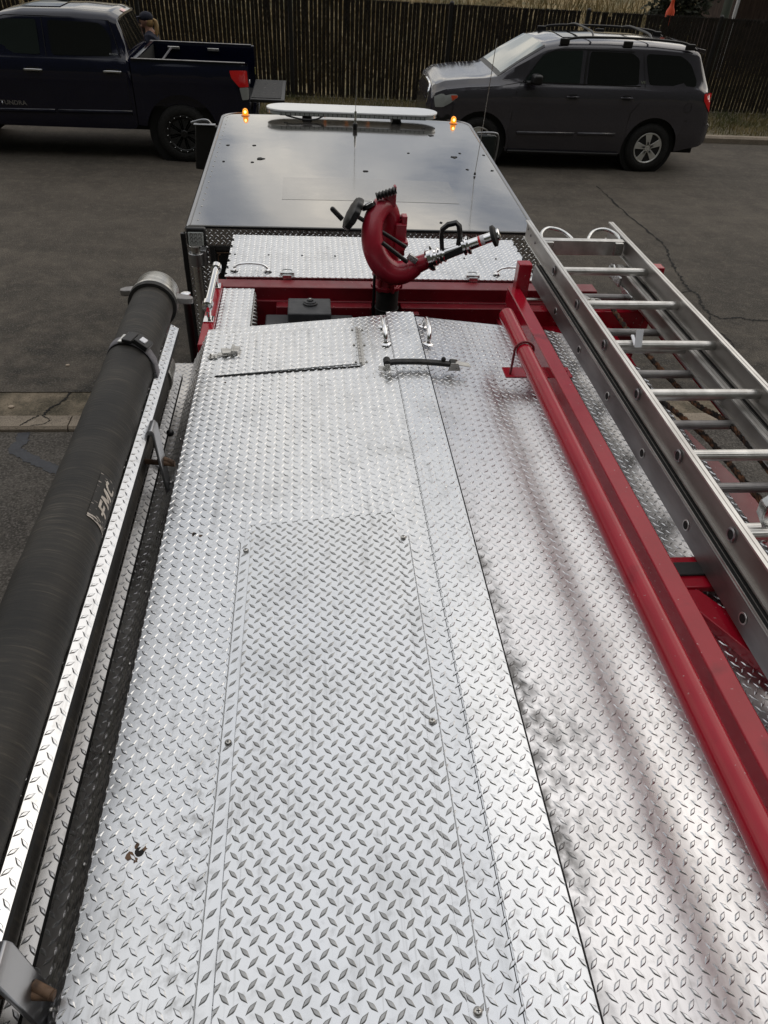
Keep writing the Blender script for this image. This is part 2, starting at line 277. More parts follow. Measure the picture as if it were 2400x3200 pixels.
# ------------------------------------------------------------------ mesh helpers
class MB:
    def __init__(s): s.v = []; s.f = []; s.mi = []; s.n = 0
    def add(s, verts, faces, mi=0):
        b = s.n; s.v.extend([tuple(p) for p in verts]); s.f.extend([tuple(i+b for i in f) for f in faces]); s.mi.extend([mi]*len(faces)); s.n += len(verts)
        return s
    def box(s, c, d, rot=None, mi=0):
        c = Vector(c); vs = []
        for x in (-.5, .5):
            for y in (-.5, .5):
                for z in (-.5, .5):
                    p = Vector((x*d[0], y*d[1], z*d[2]))
                    vs.append((rot @ p if rot else p) + c)
        return s.add(vs, [(0, 1, 3, 2), (4, 6, 7, 5), (0, 4, 5, 1), (2, 3, 7, 6), (0, 2, 6, 4), (1, 5, 7, 3)], mi)
    def bx(s, x0, x1, y0, y1, z0, z1, mi=0): return s.box(((x0+x1)/2, (y0+y1)/2, (z0+z1)/2), (x1-x0, y1-y0, z1-z0), None, mi)
    def beam(s, a, b, w, h, mi=0, up=(0, 0, 1)):
        a, b = Vector(a), Vector(b); d = (b-a); L = d.length; d.normalize(); sd_ = d.cross(Vector(up)).normalized(); u = sd_.cross(d)
        return s.box((a+b)/2, (w, L, h), Matrix((sd_, d, u)).transposed(), mi)
    def tube(s, pts, r, n=12, closed=False, caps=True, mi=0, squash=None):
        pts = [Vector(p) for p in pts]; k = len(pts); rr = r if isinstance(r, (list, tuple)) else [r]*k
        T = []
        for i in range(k):
            a = pts[(i-1) % k] if (closed or i > 0) else pts[i]; b = pts[(i+1) % k] if (closed or i < k-1) else pts[i]
            T.append((b-a).normalized())
        u = T[0].orthogonal().normalized(); vs = []
        for i in range(k):
            u = (u - T[i]*u.dot(T[i])).normalized(); w = T[i].cross(u)
            for j in range(n):
                a = 2*math.pi*j/n; vs.append(pts[i] + (u*math.cos(a) + w*math.sin(a))*rr[i])
        fs = []
        for i in range(k if closed else k-1):
            for j in range(n):
                a, b = i*n+j, i*n+(j+1) % n; c, d = ((i+1) % k)*n+(j+1) % n, ((i+1) % k)*n+j
                fs.append((a, b, c, d))
        if caps and not closed: fs += [tuple(range(n-1, -1, -1)), tuple(range((k-1)*n, k*n))]
        return s.add(vs, fs, mi)
    def cyl(s, a, b, r, n=20, r2=None, mi=0, caps=True): return s.tube([a, b], [r, r if r2 is None else r2], n, caps=caps, mi=mi)
    def lathe(s, o, ax, prof, n=28, mi=0, flute=None):
        """prof = [(distance along ax, radius)...]"""
        o = Vector(o); ax = Vector(ax).normalized(); u = ax.orthogonal().normalized(); w = ax.cross(u); vs = []; fs = []
        for (t, r) in prof:
            for j in range(n):
                a = 2*math.pi*j/n; q = r*(1 + (flute[1]*math.cos(flute[0]*a) if flute and r > flute[2] else 0)); vs.append(o + ax*t + (u*math.cos(a)+w*math.sin(a))*q)
        for i in range(len(prof)-1):
            for j in range(n): fs.append((i*n+j, i*n+(j+1) % n, (i+1)*n+(j+1) % n, (i+1)*n+j))
        fs += [tuple(range(n-1, -1, -1)), tuple(range((len(prof)-1)*n, len(prof)*n))]
        return s.add(vs, fs, mi)
    def prism(s, pts, off, mi=0):
        k = len(pts); o = Vector(off); vs = [Vector(p) for p in pts] + [Vector(p)+o for p in pts]
        fs = [tuple(range(k-1, -1, -1)), tuple(range(k, 2*k))] + [(i, (i+1) % k, k+(i+1) % k, k+i) for i in range(k)]
        return s.add(vs, fs, mi)
    def ball(s, c, r, n=12, m_=8, sc=(1, 1, 1), mi=0):
        vs = [Vector(c)+Vector((0, 0, -r*sc[2]))]; 
        for i in range(1, m_):
            t = math.pi*i/m_
            for j in range(n):
                a = 2*math.pi*j/n; vs.append(Vector(c)+Vector((r*sc[0]*math.sin(t)*math.cos(a), r*sc[1]*math.sin(t)*math.sin(a), -r*sc[2]*math.cos(t))))
        vs.append(Vector(c)+Vector((0, 0, r*sc[2]))); fs = [(0, 1+(j+1) % n, 1+j) for j in range(n)]
        for i in range(m_-2):
            for j in range(n): fs.append((1+i*n+j, 1+i*n+(j+1) % n, 1+(i+1)*n+(j+1) % n, 1+(i+1)*n+j))
        L_ = len(vs)-1; fs += [(1+(m_-2)*n+j, 1+(m_-2)*n+(j+1) % n, L_) for j in range(n)]
        return s.add(vs, fs, mi)
    def grid(s, P, mi=0):
        """P[i][j] grid of points"""
        a, b = len(P), len(P[0]); return s.add([p for row in P for p in row], [(i*b+j, i*b+j+1, (i+1)*b+j+1, (i+1)*b+j) for i in range(a-1) for j in range(b-1)], mi)
    def build(s, name, mats, parent=None, bevel=0, ang=38, flat=False, seg=2, solid=0):
        me = bpy.data.meshes.new(name); me.from_pydata(s.v, [], s.f); 
        for m_ in (mats if isinstance(mats, (list, tuple)) else [mats]): me.materials.append(M[m_] if isinstance(m_, str) else m_)
        me.polygons.foreach_set('material_index', s.mi); me.update()
        if not flat:
            me.polygons.foreach_set('use_smooth', [True]*len(me.polygons)); me.set_sharp_from_angle(angle=R(ang))
        o = bpy.data.objects.new(name, me); SC.collection.objects.link(o)
        if solid:
            q = o.modifiers.new('solid', 'SOLIDIFY'); q.thickness = solid
        if bevel:
            q = o.modifiers.new('bevel', 'BEVEL'); q.width = bevel; q.segments = seg; q.limit_method = 'ANGLE'; q.angle_limit = R(40)
            q.harden_normals = False
        if parent: adopt(o, parent)
        return o
def wloc(o):
    l = Vector(o.location)
    while o.parent: o = o.parent; l += o.location
    return l
def adopt(o, parent):
    w = Vector(o.location); o.parent = parent; o.location = w - wloc(parent)
def tag(o, label, cat, group=None, kind=None):
    if label: o['label'] = label
    if cat: o['category'] = cat
    if group: o['group'] = group
    if kind: o['kind'] = kind
    return o
def thing(name, label, cat, loc=(0, 0, 0), group=None):
    o = bpy.data.objects.new(name, None); SC.collection.objects.link(o); o.location = loc; o.empty_display_size = .1
    return tag(o, label, cat, group)
def crom(pts, n=6, closed=False):
    P = [Vector(p) for p in pts]; k = len(P); out = []
    for i in range(k if closed else k-1):
        a = P[(i-1) % k] if (closed or i > 0) else P[0]; b = P[i]; c = P[(i+1) % k]; d = P[(i+2) % k] if (closed or i < k-2) else P[-1]
        for t in range(n):
            t = t/n; out.append(.5*((2*b)+(-a+c)*t+(2*a-5*b+4*c-d)*t*t+(-a+3*b-3*c+d)*t**3))
    if not closed: out.append(P[-1])
    return out
def V(x, y, d): return Vector((x, y, CZ-d))       # d = depth below the camera

# ---- rolled tread plate: a real sheet with raised lens-shaped lugs
PX, PY = .0302, .0333
def tread(name, poly, org, U, W, parent, thick=.004, mats=('tread', 'lug'), off=(0, 0), rot=0, sc=1.):
    """poly: convex or simple polygon in (u,w) metres"""
    org = Vector(org); U = Vector(U).normalized(); W = Vector(W).normalized(); Nn = U.cross(W).normalized()
    b = MB(); b.prism([org+U*u+W*w-Nn*thick for u, w in poly], Nn*thick)
    A = np.array(poly, float); u0, w0 = A.min(0); u1, w1 = A.max(0)
    rect = len(poly) == 4 and all(min(abs(p[0]-u0), abs(p[0]-u1)) < 1e-6 and min(abs(p[1]-w0), abs(p[1]-w1)) < 1e-6 for p in poly)
    px_, py_ = (PX*sc, PY*sc) if not rot else (PY*sc, PX*sc)
    iu = np.arange(math.floor((u0-off[0])/px_)-1, math.ceil((u1-off[0])/px_)+1); iw = np.arange(math.floor((w0-off[1])/py_)-1, math.ceil((w1-off[1])/py_)+1)
    cs = []
    for k, (ou, ow, an) in enumerate(((0, 0, 1), (.5, .5, -1))):
        gu, gw = np.meshgrid((iu+ou)*px_+off[0], (iw+ow)*py_+off[1]); cs.append(np.stack([gu.ravel(), gw.ravel(), np.full(gu.size, an)], 1))
    cs = np.concatenate(cs)
    m = .006 if rect else -.002
    inside = (cs[:, 0] > u0-m) & (cs[:, 0] < u1+m) & (cs[:, 1] > w0-m) & (cs[:, 1] < w1+m)
    if not rect:
        x, y = cs[:, 0], cs[:, 1]; ins = np.zeros(len(cs), bool)
        for i in range(len(A)):
            xa, ya = A[i]; xb, yb = A[(i+1) % len(A)]
            c = ((ya > y) != (yb > y)) & (x < (xb-xa)*(y-ya)/(yb-ya+1e-12)+xa); ins ^= c
        inside &= ins
    cs = cs[inside]; n = len(cs)
    Lh, wd_, h = .0140*sc, .0042*sc, .0020*sc
    T = np.array([[-Lh, 0, 0], [-Lh*.16, -wd_, 0], [Lh*.16, -wd_, 0], [Lh, 0, 0], [Lh*.16, wd_, 0], [-Lh*.16, wd_, 0],
                  [-Lh*.60, 0, h*.8], [-Lh*.08, -wd_*.52, h], [Lh*.08, -wd_*.52, h], [Lh*.60, 0, h*.8], [Lh*.08, wd_*.52, h], [-Lh*.08, wd_*.52, h]])
    F = [(0, 1, 6), (1, 7, 6), (1, 2, 7), (2, 8, 7), (2, 9, 8), (2, 3, 9), (3, 4, 9), (4, 10, 9), (4, 11, 10), (4, 5, 11), (5, 6, 11), (5, 0, 6), (6, 7, 11), (7, 8, 11), (8, 10, 11), (8, 9, 10)]
    ang = cs[:, 2]*R(45.5) + rng.normal(0, .02, n)
    ca, sa = np.cos(ang)[:, None], np.sin(ang)[:, None]
    uu = cs[:, 0][:, None] + T[None, :, 0]*ca - T[None, :, 1]*sa; ww = cs[:, 1][:, None] + T[None, :, 0]*sa + T[None, :, 1]*ca
    uu = np.clip(uu, u0, u1); ww = np.clip(ww, w0, w1); hh = np.broadcast_to(T[None, :, 2], uu.shape)*rng.uniform(.85, 1.1, (n, 1))
    # keep the lug skirts a hair below the sheet so nothing is coplanar
    hh = np.where(T[None, :, 2] == 0, -.0002, hh)
    o_, u_, w_, n_ = (np.array(q) for q in (org, U, W, Nn))
    P = o_ + uu[..., None]*u_ + ww[..., None]*w_ + hh[..., None]*n_
    base = b.n; b.v.extend(map(tuple, P.reshape(-1, 3))); k = len(T)
    for i in range(n):
        q = base+i*k; b.f.extend([(q+a, q+c, q+d) for a, c, d in F])
    b.mi.extend([1]*(n*len(F))); b.n += n*k
    return b.build(name, list(mats), parent, flat=True)

# ================================================================== SETTING
def sheet(name, x0, x1, y0, y1, z, mat, nx=1, ny=1):
    b = MB(); b.grid([[(x0+(x1-x0)*i/nx, y0+(y1-y0)*j/ny, z) for i in range(nx+1)] for j in range(ny+1)]); o = b.build(name, mat); o['kind'] = 'structure'; return o
sheet('ground', -300, 300, -300, 500, -.06, 'dirt')
sheet('street', -60, 60, 5.87, 15.88, 0, 'road')
sheet('driveway_apron', -14, 16, -8, 5.27, -.03, 'drive')
g = MB(); g.bx(-60, 60, 5.475, 5.868, -.3, -.006); o = g.build('gutter', 'gutter'); o['kind'] = 'structure'
g = MB(); x = -60.0
while x < 60:
    w = 3.05; x2 = x+w
    # joint near the visible crack at x=-2.0
    g.prism([(x+.006, 5.285, -.25), (x2-.006, 5.285, -.25), (x2-.006, 5.285, -.012), (x2-.006, 5.305, .008), (x2-.006, 5.47, .004), (x2-.006, 5.47, -.25)][2:6] and
            [(x+.006, 5.285, -.25), (x+.006, 5.285, -.012), (x+.006, 5.305, .010), (x+.006, 5.472, .004), (x+.006, 5.472, -.25)], (w-.012, 0, 0)); x = x2
o = g.build('near_kerb', 'concrete'); o['kind'] = 'structure'
g = MB(); x = -58.4
while x < 60:
    g.prism([(x+.005, 15.9, -.25), (x+.005, 15.9, .09), (x+.005, 15.94, .125), (x+.005, 16.06, .125), (x+.005, 16.06, -.25)], (2.99, 0, 0)); x += 3
o = g.build('far_kerb', 'concrete'); o['kind'] = 'structure'
g = MB(); g.grid([[(-60+120*i/60, 16.05+(18.9-16.05)*j/6, .10+.03*math.sin(i*1.7)*math.sin(j*2)) for i in range(61)] for j in range(7)]); o = g.build('verge_ground', 'dirt'); o['kind'] = 'structure'
g = MB()
def hz(x, y): return .12 + max(0, y-19.2)*.07 + .12*math.sin(x*.7+y*.5)
g.grid([[(-60+120*i/80, 18.7+80*(j/40)**1.6, hz(-60+120*i/80, 18.7+80*(j/40)**1.6)) for i in range(81)] for j in range(41)]); o = g.build('hillside', 'hillgrass'); o['kind'] = 'structure'

def ribbon(name, pts, w, z, mat, jit=.3, n=10):
    C_ = crom([(x, y, z) for x, y in pts], n); b = MB(); rows = []
    for i, p in enumerate(C_):
        a = C_[max(0, i-1)]; c = C_[min(len(C_)-1, i+1)]; d = (c-a).normalized(); s_ = Vector((-d.y, d.x, 0)); ww = w*(1+random.uniform(-jit, jit)); p = p + s_*random.uniform(-w, w)*jit
        rows.append([p-s_*ww/2, p+s_*ww/2])
    b.grid(rows); o = b.build(name, mat); o['kind'] = 'structure'; return o
ribbon('street_crack', [(4.9, 12.6), (4.92, 11.3), (4.99, 10.16), (4.99, 9.82), (4.83, 9.11), (4.78, 8.76), (4.71, 8.32), (4.76, 8.17), (4.67, 7.77), (4.75, 7.51), (4.99, 7.52), (5.19, 7.45), (5.7, 7.5), (6.4, 7.2)], .026, .0045, 'crack', .75, 14)
ribbon('street_crack', [(4.75, 8.25), (4.5, 8.2), (4.3, 8.05)], .016, .0048, 'crack', .8)
ribbon('street_crack', [(4.68, 7.62), (4.55, 7.3), (4.6, 6.9), (4.4, 6.4)], .016, .0048, 'crack', .8)
ribbon('crack_sealant', [(-2.40, 5.26), (-2.38, 5.13), (-2.40, 5.02), (-2.26, 4.90), (-2.08, 4.78), (-1.95, 4.70), (-1.6, 4.55)], .095, -.0255, 'tar', .12)
ribbon('gutter_joint', [(-2.16, 5.86), (-2.20, 5.70), (-2.27, 5.60), (-2.30, 5.48)], .018, -.0015, 'crack', .5)
ribbon('kerb_crack', [(-2.33, 5.47), (-2.38, 5.40), (-2.44, 5.31)], .012, .0105, 'crack', .5)
ribbon('kerb_crack', [(-2.30, 5.465), (-2.24, 5.42), (-2.22, 5.38), (-2.26, 5.33), (-2.35, 5.31)], .008, .0108, 'crack', .5)
for (x, y) in ((-2.75, 5.60), (-2.55, 5.61)): pass

# grass verge and hillside grass (uncountable)
def blades(name, n, fx, hmin, hmax, mat, label, wv=.012):
    P = np.array([fx() for _ in range(n)]); h = rng.uniform(hmin, hmax, n); a = rng.uniform(0, 2*math.pi, n); lean = rng.normal(0, .35, (n, 2))*h[:, None]; w = rng.uniform(.5, 1, n)*wv
    dx, dy = np.cos(a)*w, np.sin(a)*w
    v = np.zeros((n, 3, 3)); v[:, 0] = P + np.stack([dx, dy, 0*dx], 1); v[:, 1] = P - np.stack([dx, dy, 0*dx], 1); v[:, 2] = P + np.stack([lean[:, 0], lean[:, 1], h], 1)
    me = bpy.data.meshes.new(name); me.vertices.add(3*n); me.vertices.foreach_set('co', v.ravel()); me.loops.add(3*n); me.loops.foreach_set('vertex_index', np.arange(3*n)); me.polygons.add(n); me.polygons.foreach_set('loop_start', np.arange(0, 3*n, 3)); me.update(calc_edges=True); me.validate()
    me.materials.append(M[mat]); o = bpy.data.objects.new(name, me); SC.collection.objects.link(o); tag(o, label, 'grass', kind='stuff'); return o
def fverge():
    x = random.uniform(-12, 16); y = random.uniform(16.12, 18.34); return (x, y, .09)
blades('verge_grass', 30000, fverge, .04, .17, 'grass', 'short dry grass on the verge between the far kerb and the fence')
def fhill():
    x = random.uniform(-16, 24); y = random.triangular(18.9, 40, 20); return (x, y, hz(x, y)-.03)
blades('tall_dry_grass', 26000, fhill, .3, 1.0, 'hillgrass', 'tall dry yellow grass on the slope beyond the fence', .02)

# ================================================================== FENCE
FY, FT = 18.4, 1.95
fence = thing('slatted_chain_link_fence', 'long dark chain-link fence with brown privacy slats behind both parked vehicles', 'fence', (2, FY, 0))
posts = [-13.0, -9.8, -6.6, -3.45, -.31, 3.10, 6.1, 9.12, 12.2, 15.3, 18.4, 21.5]
b = MB(); x = -14.0
while x < 22:
    if min(abs(x-p) for p in posts) > .06:
        jw = random.uniform(.0715, .0755); t = random.gauss(0, .006)+(random.uniform(-.03, .03) if random.random() < .06 else 0); dz = -random.uniform(.02, .08) if random.random() < .04 else random.uniform(-.005, .005)
        if random.random() < .015: x += .0872; continue
        b.box((x, FY+.004, (FT-.03+.10)/2+.02+dz), (jw, .006, FT-.13), Matrix.Rotation(t, 3, 'Y'))
    x += .0872
b.build('slats', 'slat', fence)
b = MB(); H_ = FT-.06; x = -14-H_
while x < 22:
    for s_ in (1, -1):
        xa, xb = (x, x+H_) if s_ > 0 else (x+H_, x)
        xa_, xb_ = max(-14, min(22, xa)), max(-14, min(22, xb))
        if abs(xa_-xb_) > .05:
            z0 = .06 + abs(xa_-xa); z1 = .06+H_-abs(xb_-xb); b.tube([(xa_, FY-.006, z0), (xb_, FY-.006, z1)], .0022, 3, caps=False)
    x += .0872
b.build('wire_mesh', 'wire', fence)
b = MB(); x = -14
while x < 22:
    b.tube([(x-.012, FY, FT-.08), (x, FY, FT+random.uniform(0, .02)), (x+.014, FY, FT-.03)], .006, 4); x += .0436
b.build('twisted_wire_tips', 'wire', fence)
for p in posts:
    b = MB(); b.cyl((p, FY+.03, -.3), (p, FY+.03, FT+.0), .048, 12); b.ball((p, FY+.03, FT), .05, 10, 6); b.build('post', 'post', fence)
b = MB(); b.cyl((-14, FY+.03, .09), (22, FY+.03, .09), .018, 6); b.build('bottom_rail', 'wire', fence)

# beyond the fence
def bush(name, label, c, rx, ry, rz, n, mat='leaf', cat='shrub', trunk=True):
    t = thing(name, label, cat, (c[0], c[1], hz(c[0], c[1])))
    b = MB(); cl = [(random.uniform(-.6, .6)*rx, random.uniform(-.6, .6)*ry, random.uniform(-.3, .8)*rz, random.uniform(.25, .5)) for _ in range(14)]
    for i in range(n):
        q = random.choice(cl); u = Vector((random.gauss(0, 1), random.gauss(0, 1), random.gauss(0, 1))).normalized()*random.uniform(.6, 1.0)*q[3]
        p = Vector(c)+Vector((q[0]+u.x*rx, q[1]+u.y*ry, max(-rz, q[2]+u.z*rz)))
        d = Vector((random.gauss(0, 1), random.gauss(0, 1), random.gauss(0, .6))).normalized()*random.uniform(.04, .09); e_ = d.orthogonal().normalized()*d.length*.45
        b.add([p-d, p+e_, p+d, p-e_], [(0, 1, 2, 3)])
    b.build('foliage', mat, t)
    b = MB()
    for k in range(5):
        a = k*1.3; b.tube(crom([(c[0], c[1], hz(c[0], c[1])-.1), (c[0]+.15*rx*math.cos(a), c[1]+.15*ry*math.sin(a), c[2]-.2*rz), (c[0]+.5*rx*math.cos(a), c[1]+.5*ry*math.sin(a), c[2]+.4*rz)], 4), .03, 6)
    b.build('stem', 'bark', t); return t
bush('evergreen_shrub', 'dark evergreen shrub beyond the fence, between the orange marker and the grey-green post', (9.6, 21.6, 1.6), 1.15, .8, 1.4, 4200)
bush('evergreen_shrub', 'low olive shrub beyond the fence, above the nose of the charcoal vehicle', (5.2, 22.5, 1.2), .9, .7, .8, 1800, 'hillgrass')
mk = thing('marker_post', 'small orange marker on a thin stake standing in dry grass beyond the fence', 'marker', (8.55, 19.9, hz(8.55, 19.9)))
MB().cyl((8.55, 19.9, 0), (8.55, 19.9, 2.2), .016, 8).build('stake', 'bark', mk)
MB().lathe((8.55, 19.9, 1.62), (0, 0, 1), [(0, .10), (.28, .10), (.36, .055), (.44, .04), (.7, .035)], 12).build('orange_cap', 'orange', mk)
pg = MB().cyl((10.15, 20.4, 0), (10.15, 20.4, 4.2), .10, 14).ball((10.15, 20.4, 4.2), .10).build('utility_post', 'greenpost'); tag(pg, 'grey-green post beyond the fence beside the brown shed', 'post')
sh = thing('garden_shed', 'brown boarded shed beyond the fence at the far right', 'shed', (13.5, 22.6, 0))
b = MB()
for i in range(30): b.bx(11.2+i*.16, 11.2+i*.16+.152, 21.9, 21.93, .2, 3.2)
for i in range(14): b.bx(11.17, 11.2, 21.9+i*.16, 22.05+i*.16, .2, 3.2)
b.bx(11.2, 15.98, 24.1, 24.14, .2, 3.2); b.bx(15.98, 16.02, 21.9, 24.14, .2, 3.2); b.build('wall', 'shed', sh)
MB().prism([(10.9, 21.6, 3.2), (16.3, 21.6, 3.2), (16.3, 24.4, 3.8), (10.9, 24.4, 3.8)], (0, 0, .08)).build('roof', 'shed', sh)
MB().bx(11.10, 11.17, 21.84, 21.897, .2, 3.19).build('corner_trim', 'white_tag', sh)

# ================================================================== FIRE ENGINE
XC = .384
fe = thing('fire_engine', 'fire engine with bright tread-plate deck, red body and black cab roof', 'fire engine', (XC, 2.5, 0))
LX, RX = .326, .442          # edges of the centre strip
SL = .1; cs_ = 1/math.sqrt(1+SL*SL)
YB, YF = -.45, 2.90
# left lid: u runs left->right up to the strip, from x=-.434
wl = (LX+.434)/cs_
U_l = Vector((1, 0, SL)); O_l = V(-.434, 0, 1.35+SL*(LX+.434))
def lidL(x, y, up=0): return Vector((x, y, CZ-1.35-SL*(LX-x)+up))
def lidR(x, y, up=0): return Vector((x, y, CZ-1.35-SL*(x-RX)+up))
lid_l = tread('left_lid', [(0, YB), (wl-.001, YB), (wl-.001, YF), (0, YF)], O_l, U_l, (0, 1, 0), fe, off=(.003, .012))
U_r = Vector((1, 0, -SL)); O_r = V(RX, 0, 1.355)
pr = [(.003, YB), (.945, YB), (.945, 2.62), (.715, 2.87), (.60, YF), (.003, YF)]
lid_r = tread('right_lid', pr, O_r, U_r, (0, 1, 0), fe, mats=('tread_dirty', 'lug_dirty'), off=(.018, .004))
lid_l['label'] = 'left half of the peaked tread-plate deck'; lid_r['label'] = 'right half of the deck, grimy along the centre strip'
# centre strip folded over the joint
strip = tread('ridge_strip', [(0, YB), (RX-LX+.003, YB), (RX-LX+.003, YF+.02), (0, YF+.02)], V(LX-.002, 0, 1.3455), (1, 0, 0), (0, 1, 0), fe, off=(.010, .02), thick=.0035)
for k_, xx in enumerate((LX-.0058, RX+.0022)):
    ff = lidL if k_ == 0 else lidR; w_s = .0013 if k_ == 0 else .0040
    q_ = MB(); q_.prism([ff(xx, YB, .0006), ff(xx+w_s, YB, .0006), ff(xx+w_s, YF-.002, .0006), ff(xx, YF-.002, .0006)], (0, 0, .0008)); q_.build('strip_gap', 'matte', strip)
# bent lip down the left side of the deck
lp = Vector((-.507, 0, CZ-1.565)); lt = Vector((-.4345, 0, CZ-1.4275))
lipw = (lt-lp).length
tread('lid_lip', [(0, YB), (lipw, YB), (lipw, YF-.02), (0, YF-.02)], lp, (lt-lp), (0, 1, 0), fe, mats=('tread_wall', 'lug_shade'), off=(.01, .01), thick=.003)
for y in np.arange(-.3, 2.8, .245): MB().ball(Vector((-.462, y, CZ-1.475)), .0055, 8, 5).build('lip_rivet', 'steel', fe)
# small front flange of the lids
b = MB(); b.prism([lidL(-.434, YF, -.004), lidL(LX, YF, -.004), lidL(LX, YF, -.05), lidL(-.434, YF, -.05)], (0, -.003, 0)); b.prism([lidR(RX, YF, -.010), lidR(1.04, YF, -.010), lidR(1.04, YF, -.06), lidR(RX, YF, -.06)], (0, -.003, 0)); b.build('lid_front_flange', 'tread_dark', fe)
# raised cover plate with side flanges and screws
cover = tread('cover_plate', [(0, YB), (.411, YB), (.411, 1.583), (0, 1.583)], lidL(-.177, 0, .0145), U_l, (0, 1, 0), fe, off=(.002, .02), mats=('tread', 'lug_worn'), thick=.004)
b = MB(); b.prism([lidL(-.177, YB, .0105), lidL(-.177, 1.583, .0105), lidL(.233, 1.583, .0105), lidL(.233, YB, .0105)], Vector((0, 0, -.0100))); b.build('cover_plate_edge', 'tread_dark', cover)
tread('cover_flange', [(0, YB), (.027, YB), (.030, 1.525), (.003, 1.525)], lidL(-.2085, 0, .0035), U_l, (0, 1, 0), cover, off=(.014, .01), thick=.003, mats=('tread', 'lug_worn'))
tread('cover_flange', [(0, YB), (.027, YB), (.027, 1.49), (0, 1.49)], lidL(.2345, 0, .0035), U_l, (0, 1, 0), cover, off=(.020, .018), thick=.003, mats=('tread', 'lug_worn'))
for x_, x2_, yt_ in ((-.1793, -.1772, 1.583),):
    q_ = MB(); q_.prism([lidL(x_, YB, .0006), lidL(x2_, YB, .0006), lidL(x2_+.0015, yt_, .0006), lidL(x_+.0015, yt_, .0006)], (0, 0, .0034)); q_.build('cover_gap', 'matte', cover)
for x_, yt_ in ((-.2105, 1.523), (.2618, 1.49)):
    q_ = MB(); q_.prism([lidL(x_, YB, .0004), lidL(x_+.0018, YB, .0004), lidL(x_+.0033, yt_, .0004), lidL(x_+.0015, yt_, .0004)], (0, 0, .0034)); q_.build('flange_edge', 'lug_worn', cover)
def screw(p, r=.0062, parent=fe, name='screw'):
    b = MB(); b.lathe(p, (-.1, 0, 1), [(0, r*1.25), (.0015, r*1.25), (.004, r*.95), (.0055, r*.5)], 14)
    s_ = b.build(name, 'steel', parent); b = MB(); b.box(Vector(p)+Vector((0, 0, .0058)), (r*1.1, r*.22, .0006)); b.box(Vector(p)+Vector((0, 0, .0062)), (r*.22, r*1.1, .0006)); b.build('cross_slot', 'matte', s_); return s_
for (x, y) in ((-.190, 1.488), (-.192, .886), (-.197, .25), (.2475, 1.481), (.248, .887), (.2485, .348)): screw(lidL(x, y, .0065), parent=cover)
# rivets in the ridge strip
for y in np.arange(-.2, 2.8, .19): MB().ball(V(.400, y, 1.3452), .0048, 10, 5, (1, 1, .35)).build('strip_rivet', 'tread', strip)
# drilled holes / torn sealant in the left lid
b = MB()
def blot(b, p, r, n=9, h=.0006):
    k = [(r*random.uniform(.5, 1.2)) for _ in range(n)]; b.prism([p+Vector((k[i]*math.cos(2*math.pi*i/n), k[i]*math.sin(2*math.pi*i/n), 0)) for i in range(n)], (0, 0, h))
for (x, y, r) in ((-.345, 1.584, .009), (-.326, 1.575, .006), (-.36, .665, .010), (-.352, .684, .006), (-.350, .655, .005), (-.336, .676, .005), (-.325, 2.44, .005), (.21, 1.592, .008), (.195, 1.594, .006)): blot(b, lidL(x, y, .0006), r)
b.build('torn_sealant', 'rust', lid_l)
b = MB()
for (x, y, r) in ((-.345, .671, .009), (-.343, 1.583, .006)): b.lathe(lidL(x, y, .0008), (0, 0, 1), [(0, r), (.0009, r)], 14)
b.build('drilled_hole', 'matte', lid_l)

# --- access hatch in the left lid
hatch = tread('access_hatch', [(0, 0), (.545, 0), (.552, .325), (-.004, .345)], lidL(-.367, 2.492, .0045), U_l, (0, 1, 0), fe, off=(.012, .006), thick=.004)
b = MB(); b.prism([lidL(-.370, 2.488, .0008), lidL(.1865, 2.470, .0008), lidL(.1865, 2.4735, .0008), lidL(-.370, 2.4905, .0008)], (0, 0, .0036)); b.build('hatch_gap', 'matte', hatch)
b = MB(); ys = np.linspace(2.482, 2.79, 12)
for i in range(11):
    b.cyl(lidL(.190, ys[i]+.001, .009), lidL(.190, ys[i+1]-.003, .009), .0055, 10)
b.prism([lidL(.194, 2.482, .001), lidL(.206, 2.482, .001), lidL(.206, 2.79, .001), lidL(.194, 2.79, .001)], (0, 0, .002))
b.build('piano_hinge', 'steel', hatch)
for y in (2.50, 2.64, 2.775): screw(lidL(.214, y, .001), .004, hatch); screw(lidL(.172, y, .005), .004, hatch)
b = MB(); z_ = .0025
b.prism([lidL(-.412, 2.635, z_), lidL(-.372, 2.632, z_), lidL(-.372, 2.664, z_), lidL(-.406, 2.668, z_)], (0, 0, .003))
b.prism([lidL(-.372, 2.640, .009), lidL(-.335, 2.628, .012), lidL(-.33, 2.655, .012), lidL(-.372, 2.664, .009)], (0, 0, .003))
b.box(lidL(-.330, 2.655, .014), (.05, .032, .014), Matrix.Rotation(.25, 3, 'Z')); b.cyl(lidL(-.312, 2.64, .02), lidL(-.312, 2.70, .02), .006, 10)
b.box(lidL(-.300, 2.668, .012), (.026, .044, .018), Matrix.Rotation(-.2, 3, 'Z')); b.box(lidL(-.345, 2.68, .012), (.03, .012, .012))
lt_ = b.build('toggle_latch', 'steel', hatch, bevel=.0015)
for (x, y) in ((-.40, 2.643), (-.40, 2.66), (-.384, 2.64)): screw(lidL(x, y, .006), .003, lt_, 'rivet')

